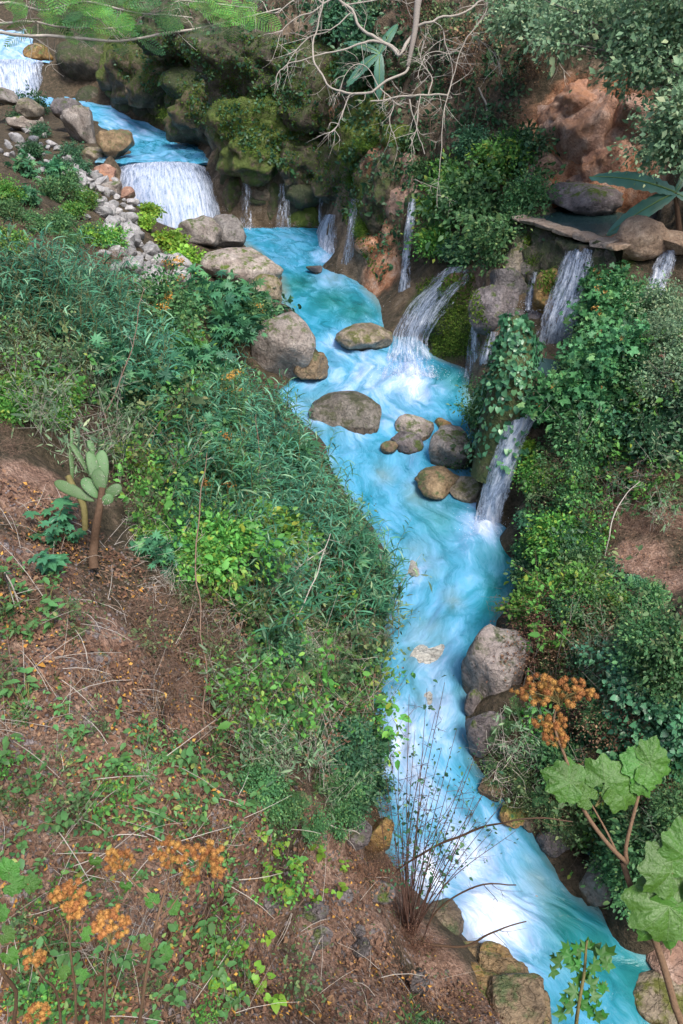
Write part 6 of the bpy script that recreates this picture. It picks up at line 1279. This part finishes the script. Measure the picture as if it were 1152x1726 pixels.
for q in [(962, 1318, 62, -70, (0, .5), 0, (985, 1352)), (955, 1322, 52, 40, (0, .4), 1, (985, 1352)), (1020, 1318, 66, 40, (.1, .6), 2, (1000, 1360)), (1045, 1330, 62, 120, (.0, .6), 1, (1000, 1360)), (992, 1345, 36, -50, (.1, .5), 0, None),
          (1096, 1284, 54, 15, (.1, .6), 0, (1072, 1322)), (1092, 1290, 62, 100, (0, .6), 1, (1072, 1322)), (1080, 1288, 50, -70, (.1, .5), 2, (1072, 1322)), (1082, 1318, 38, 150, (.2, .4), 0, (1072, 1322))]:
    big_leaf(rp, org, q[0], q[1], q[2], q[3], D0-.06, q[4], q[5], q[6])
for q in [(1128, 1528, 100, -78, (.1, .5), 1, (1083, 1540)), (1130, 1530, 96, -140, (.15, .35), 0, (1083, 1540)), (1132, 1470, 82, -40, (.1, .6), 2, (1080, 1530)), (1160, 1445, 80, -10, (.1, .6), 0, (1090, 1530)), (1150, 1530, 100, 160, (.1, .4), 2, (1085, 1540))]:
    big_leaf(rp, org, q[0], q[1], q[2], q[3], D0-.18, q[4], q[5], q[6])
# left foreground: seed head plants
for lab, bpx, d, stems, heads, leaves in [
    ('dried plant with two wide orange seed heads at lower left', (225, 1800), 4.5, [[(225, 1800, 5.6, 12), (240, 1690, 4.8, 10), (262, 1570, 4.5, 9), (272, 1530, 4.5, 7), (285, 1480, 4.5, 5), (292, 1455, 4.5, 4)], [(262, 1570, 4.5, 5), (310, 1500, 4.5, 4), (335, 1460, 4.5, 4)], [(262, 1530, 4.5, 6), (225, 1490, 4.5, 5), (205, 1460, 4.5, 4)]],
     [(285, 1440, 60, 40, 38, (290, 1470)), (340, 1442, 70, 44, 40, (335, 1470)), (202, 1448, 48, 36, 30, (206, 1470)), (368, 1465, 18, 30, 12, (350, 1470)), (322, 1478, 26, 20, 12, (330, 1490))], [(258, 1520, 36, -30), (290, 1530, 36, 60), (250, 1590, 32, -60), (278, 1608, 34, 70), (212, 1492, 30, 180)]),
    ('dried plant with two orange seed heads left of the wide heads', (130, 1800), 4.3, [[(130, 1800, 5.4, 10), (130, 1690, 4.6, 8), (120, 1600, 4.3, 6), (118, 1560, 4.3, 5)], [(172, 1790, 5.3, 10), (178, 1690, 4.6, 8), (180, 1620, 4.3, 6), (185, 1590, 4.3, 5)], [(120, 1600, 4.3, 3), (100, 1540, 4.3, 3)]],
     [(118, 1510, 62, 44, 46, (118, 1560)), (120, 1535, 40, 34, 20, (118, 1560)), (188, 1560, 62, 46, 48, (185, 1592))], [(110, 1640, 30, -60), (135, 1645, 32, 80), (150, 1575, 34, -50), (160, 1450, 30, 180)]),
    ('dried plant with small orange heads in the bottom left corner', (40, 1800), 4.0, [[(45, 1790, 5.0, 12), (20, 1680, 4.3, 11), (0, 1620, 4.0, 10), (-20, 1570, 4.0, 9)], [(110, 1800, 5.2, 8), (100, 1690, 4.4, 7), (75, 1650, 4.1, 5), (60, 1625, 4.1, 4)]], [(58, 1612, 40, 34, 24, (62, 1635)), (64, 1706, 40, 26, 22, (70, 1720))],
     [(15, 1470, 52, -20), (20, 1490, 50, 100), (50, 1490, 40, 75), (8, 1575, 40, 110), (15, 1610, 42, 150), (0, 1540, 40, 60)])]:
    org = hit(*bpx)[0]; o = empty('seed_head_plant', org); tag(o, lab, 'plant')
    st = stems[0]; st[0] = (st[0][0], st[0][1], float(np.dot(org, FWD_))+.05, st[0][3])
    for s in stems: limb_obj('stem', s, 'stem_brown', o, org, 6)
    for h in heads: seed_head(o, org, h[0], h[1], h[2], h[3], h[4], d, h[5])
    for u, v, px, ang in leaves: big_leaf(o, org, u, v, px*.62, ang, d, (rnd.uniform(-.1, .3), rnd.uniform(.3, .9)))
# lobed sprig over the water at the bottom
org = ground(1.5, 1.35)[0]; sp_ = empty('leafy_sprig', org); tag(sp_, 'young bright green sprig of lobed leaves over the blue water', 'sprig'); D1 = 4.6
low = at_d(972, 1750, D1+.1); Q = spline([org-[0, 0, .1], (org+low)/2, low, at_d(975, 1700, D1), at_d(985, 1640, D1), at_d(988, 1600, D1), at_d(990, 1585, D1)], 24)
link('stem', mesh_np('stem', *tube(Q-org, np.linspace(.016, .006, 24), 6), MAT['stem_green'], True), sp_)
leaf_mat('leaf_sprig', (0.018, 0.08, 0.014), (0.038, 0.135, 0.022), (0.075, 0.20, 0.035), .45, .25)
SL = mesh_np('sprig_leaf', *palmate(5, .5, .95, 1.9), MAT['leaf_sprig'])
for i, (u, v, px, ang) in enumerate([(990, 1595, 24, 0), (980, 1605, 26, -50), (1000, 1603, 26, 50), (962, 1612, 28, -80), (1012, 1612, 30, 85), (975, 1622, 26, -120), (1000, 1625, 26, 130), (945, 1622, 24, -70), (1022, 1625, 24, 110), (985, 1640, 26, 180), (978, 1655, 24, -60), (995, 1660, 24, 60), (970, 1672, 26, -80), (998, 1678, 24, 90), (982, 1690, 26, 170), (965, 1698, 28, -60), (990, 1705, 26, 50), (950, 1708, 26, -90), (1005, 1712, 22, 100), (1025, 1605, 24, 40), (955, 1600, 22, -30)] + [(980+rnd.gauss(0, 26), 1650+rnd.uniform(-55, 62), rnd.uniform(14, 22), rnd.uniform(-180, 180)) for _ in range(26)]):
    a = math.radians(ang); y = nrm(RIGHT_*math.sin(a)+UP_*math.cos(a)-FWD_*rnd.uniform(-.2, .4)); z = nrm(-FWD_+[rnd.gauss(0, .3), 0, rnd.uniform(.2, 1)]); x = nrm(np.cross(y, z)); z = np.cross(x, y)
    o = link('leaf', SL, sp_); o.matrix_local = Matrix.Translation(Vector(at_d(u, v, D1+rnd.gauss(0, .03))-org)) @ Matrix(np.stack([x, y, z], 1).tolist()).to_4x4() @ Matrix.Scale(px*.82*D1/FPX, 4)

# banana plants
def banana_leaf_mesh(seed):
    n = 22; V, F = [], []
    for i in range(n):
        t = i/(n-1); w = .13*math.sin(math.pi*min(1, t*.93+.07))**.6; zc = -.35*t*t
        for s in (-1, -.5, 0, .5, 1): V.append((s*w*(1+.05*math.sin(i*2.1+seed)), t, zc + .06*abs(s)*(1-.5*t) + .012*((i % 2)*2-1)*abs(s) - .05*s*s))
    for i in range(n-1):
        for j in range(4): a = i*5+j; F.append((a, a+1, a+6, a+5))
    return np.array(V), np.array(F)
BAN = mesh_np('banana_leaf', *banana_leaf_mesh(1), MAT['leaf_banana'], True); BRIB = mesh_np('midrib', *tube(np.array([[0, t, -.35*t*t+.008] for t in np.linspace(0, 1, 10)]), np.linspace(.014, .003, 10), 5), MAT['vein'], True)
def banana(lab, base_uvd, hub_uv, d, leaves):
    org = at_d(*base_uvd); o = empty('banana_plant', org); tag(o, lab, 'banana plant')
    hub = at_d(*hub_uv, d); link('stem', mesh_np('stem', *tube(spline([-np.array([0, 0, .3]), (hub-org)*.5, hub-org], 8), np.linspace(.10, .05, 8), 8), MAT['bark_brown'], True), o)
    for u, v, up in leaves:
        tip = at_d(u, v, d-.1); L = np.linalg.norm(tip-hub)*1.08; y = nrm(tip-hub+[0, 0, up*L]); z = nrm(np.array([0, -.7, .8])); x = nrm(np.cross(y, z)); z = np.cross(x, y)
        q = link('leaf', BAN, o); q.matrix_local = Matrix.Translation(Vector(hub-org)) @ Matrix(np.stack([x, y, z], 1).tolist()).to_4x4() @ Matrix.Scale(L, 4); link('midrib', BRIB, q)
banana('banana plant with two long blue green leaves beside the dark pool', (1150, 420, 21.5), (1138, 325), 21, [(1018, 292, .15), (1045, 378, .1), (1165, 290, .3), (1200, 360, .1)])
p_, _ = hit(650, 150); banana('banana plant behind the bare branches at the top', (650, 150, float(np.dot(p_, FWD_))), (640, 90), float(np.dot(p_, FWD_))-1.2, [(585, 70, .2), (590, 130, .1), (672, 40, .3), (640, 150, 0)])
# dead sticks and stalks
for lab, L in [('white dead stick lying on the bare slope at left', [(5, 960, 7.4, 5), (35, 1030, 7.7, 5), (60, 1110, 7.7, 4), (90, 1190, 7.4, 3)]), ('upright dry stalk in front of the canes', [(340, 1200, 9.0, 6), (343, 1080, 9.3, 5), (340, 950, 9.6, 5), (342, 830, 9.8, 4), (346, 770, 9.9, 2)]), ('leaning white stem among the canes', [(440, 1100, 11.2, 4), (475, 1010, 11.4, 5), (510, 950, 11.5, 4), (550, 925, 11.6, 3)]),
               ('second leaning white stem right of the first', [(480, 1060, 11.2, 4), (520, 1000, 11.4, 4), (545, 940, 11.6, 3), (560, 900, 11.7, 2)]), ('tall thin dry stem left of the canes', [(180, 700, 11.5, 4), (200, 640, 11.8, 4), (225, 560, 12, 3), (245, 480, 12.4, 2)]), ('thin dry stem rising from the canes in the middle', [(395, 900, 12.6, 4), (420, 830, 12.8, 4), (440, 780, 13, 3), (436, 700, 13.2, 2)]),
               ('pale dead branch lying on the right bank over the earth path', [(1030, 900, 15.4, 4), (1040, 860, 15.4, 4), (1052, 835, 15.4, 3), (1075, 815, 15.4, 2)]), ('bare crossed stick at the lower bank edge', [(450, 1360, 9.6, 4), (510, 1362, 9.8, 5), (560, 1385, 10, 4), (610, 1410, 10.2, 3)])]:
    Q, r = limb([(u, v, d, w*.55) for u, v, d, w in L], 24); Q = Q + np.stack([vnoise(Q*1.7, k) for k in (5, 6, 7)], -1)*.08; g0 = ground(Q[0][0], Q[0][1])[0]
    if Q[0][2] > g0[2]: Q = np.vstack([[g0[0], g0[1], g0[2]-.1], Q]); r = np.concatenate([[r[0]], r])
    o = link('dry_stick', mesh_np('dry_stick', *tube(Q-Q[0], r, 5), MAT['twig_dry' if 'dry' in lab else 'twig_white'], True), None, Q[0]); tag(o, lab, 'stick')
    link('twigs', mesh_np('twigs', *auto_twigs((Q-Q[0])[2:], len(lab), 8, .3, .004), MAT['twig_white'], True), o)

name_members()
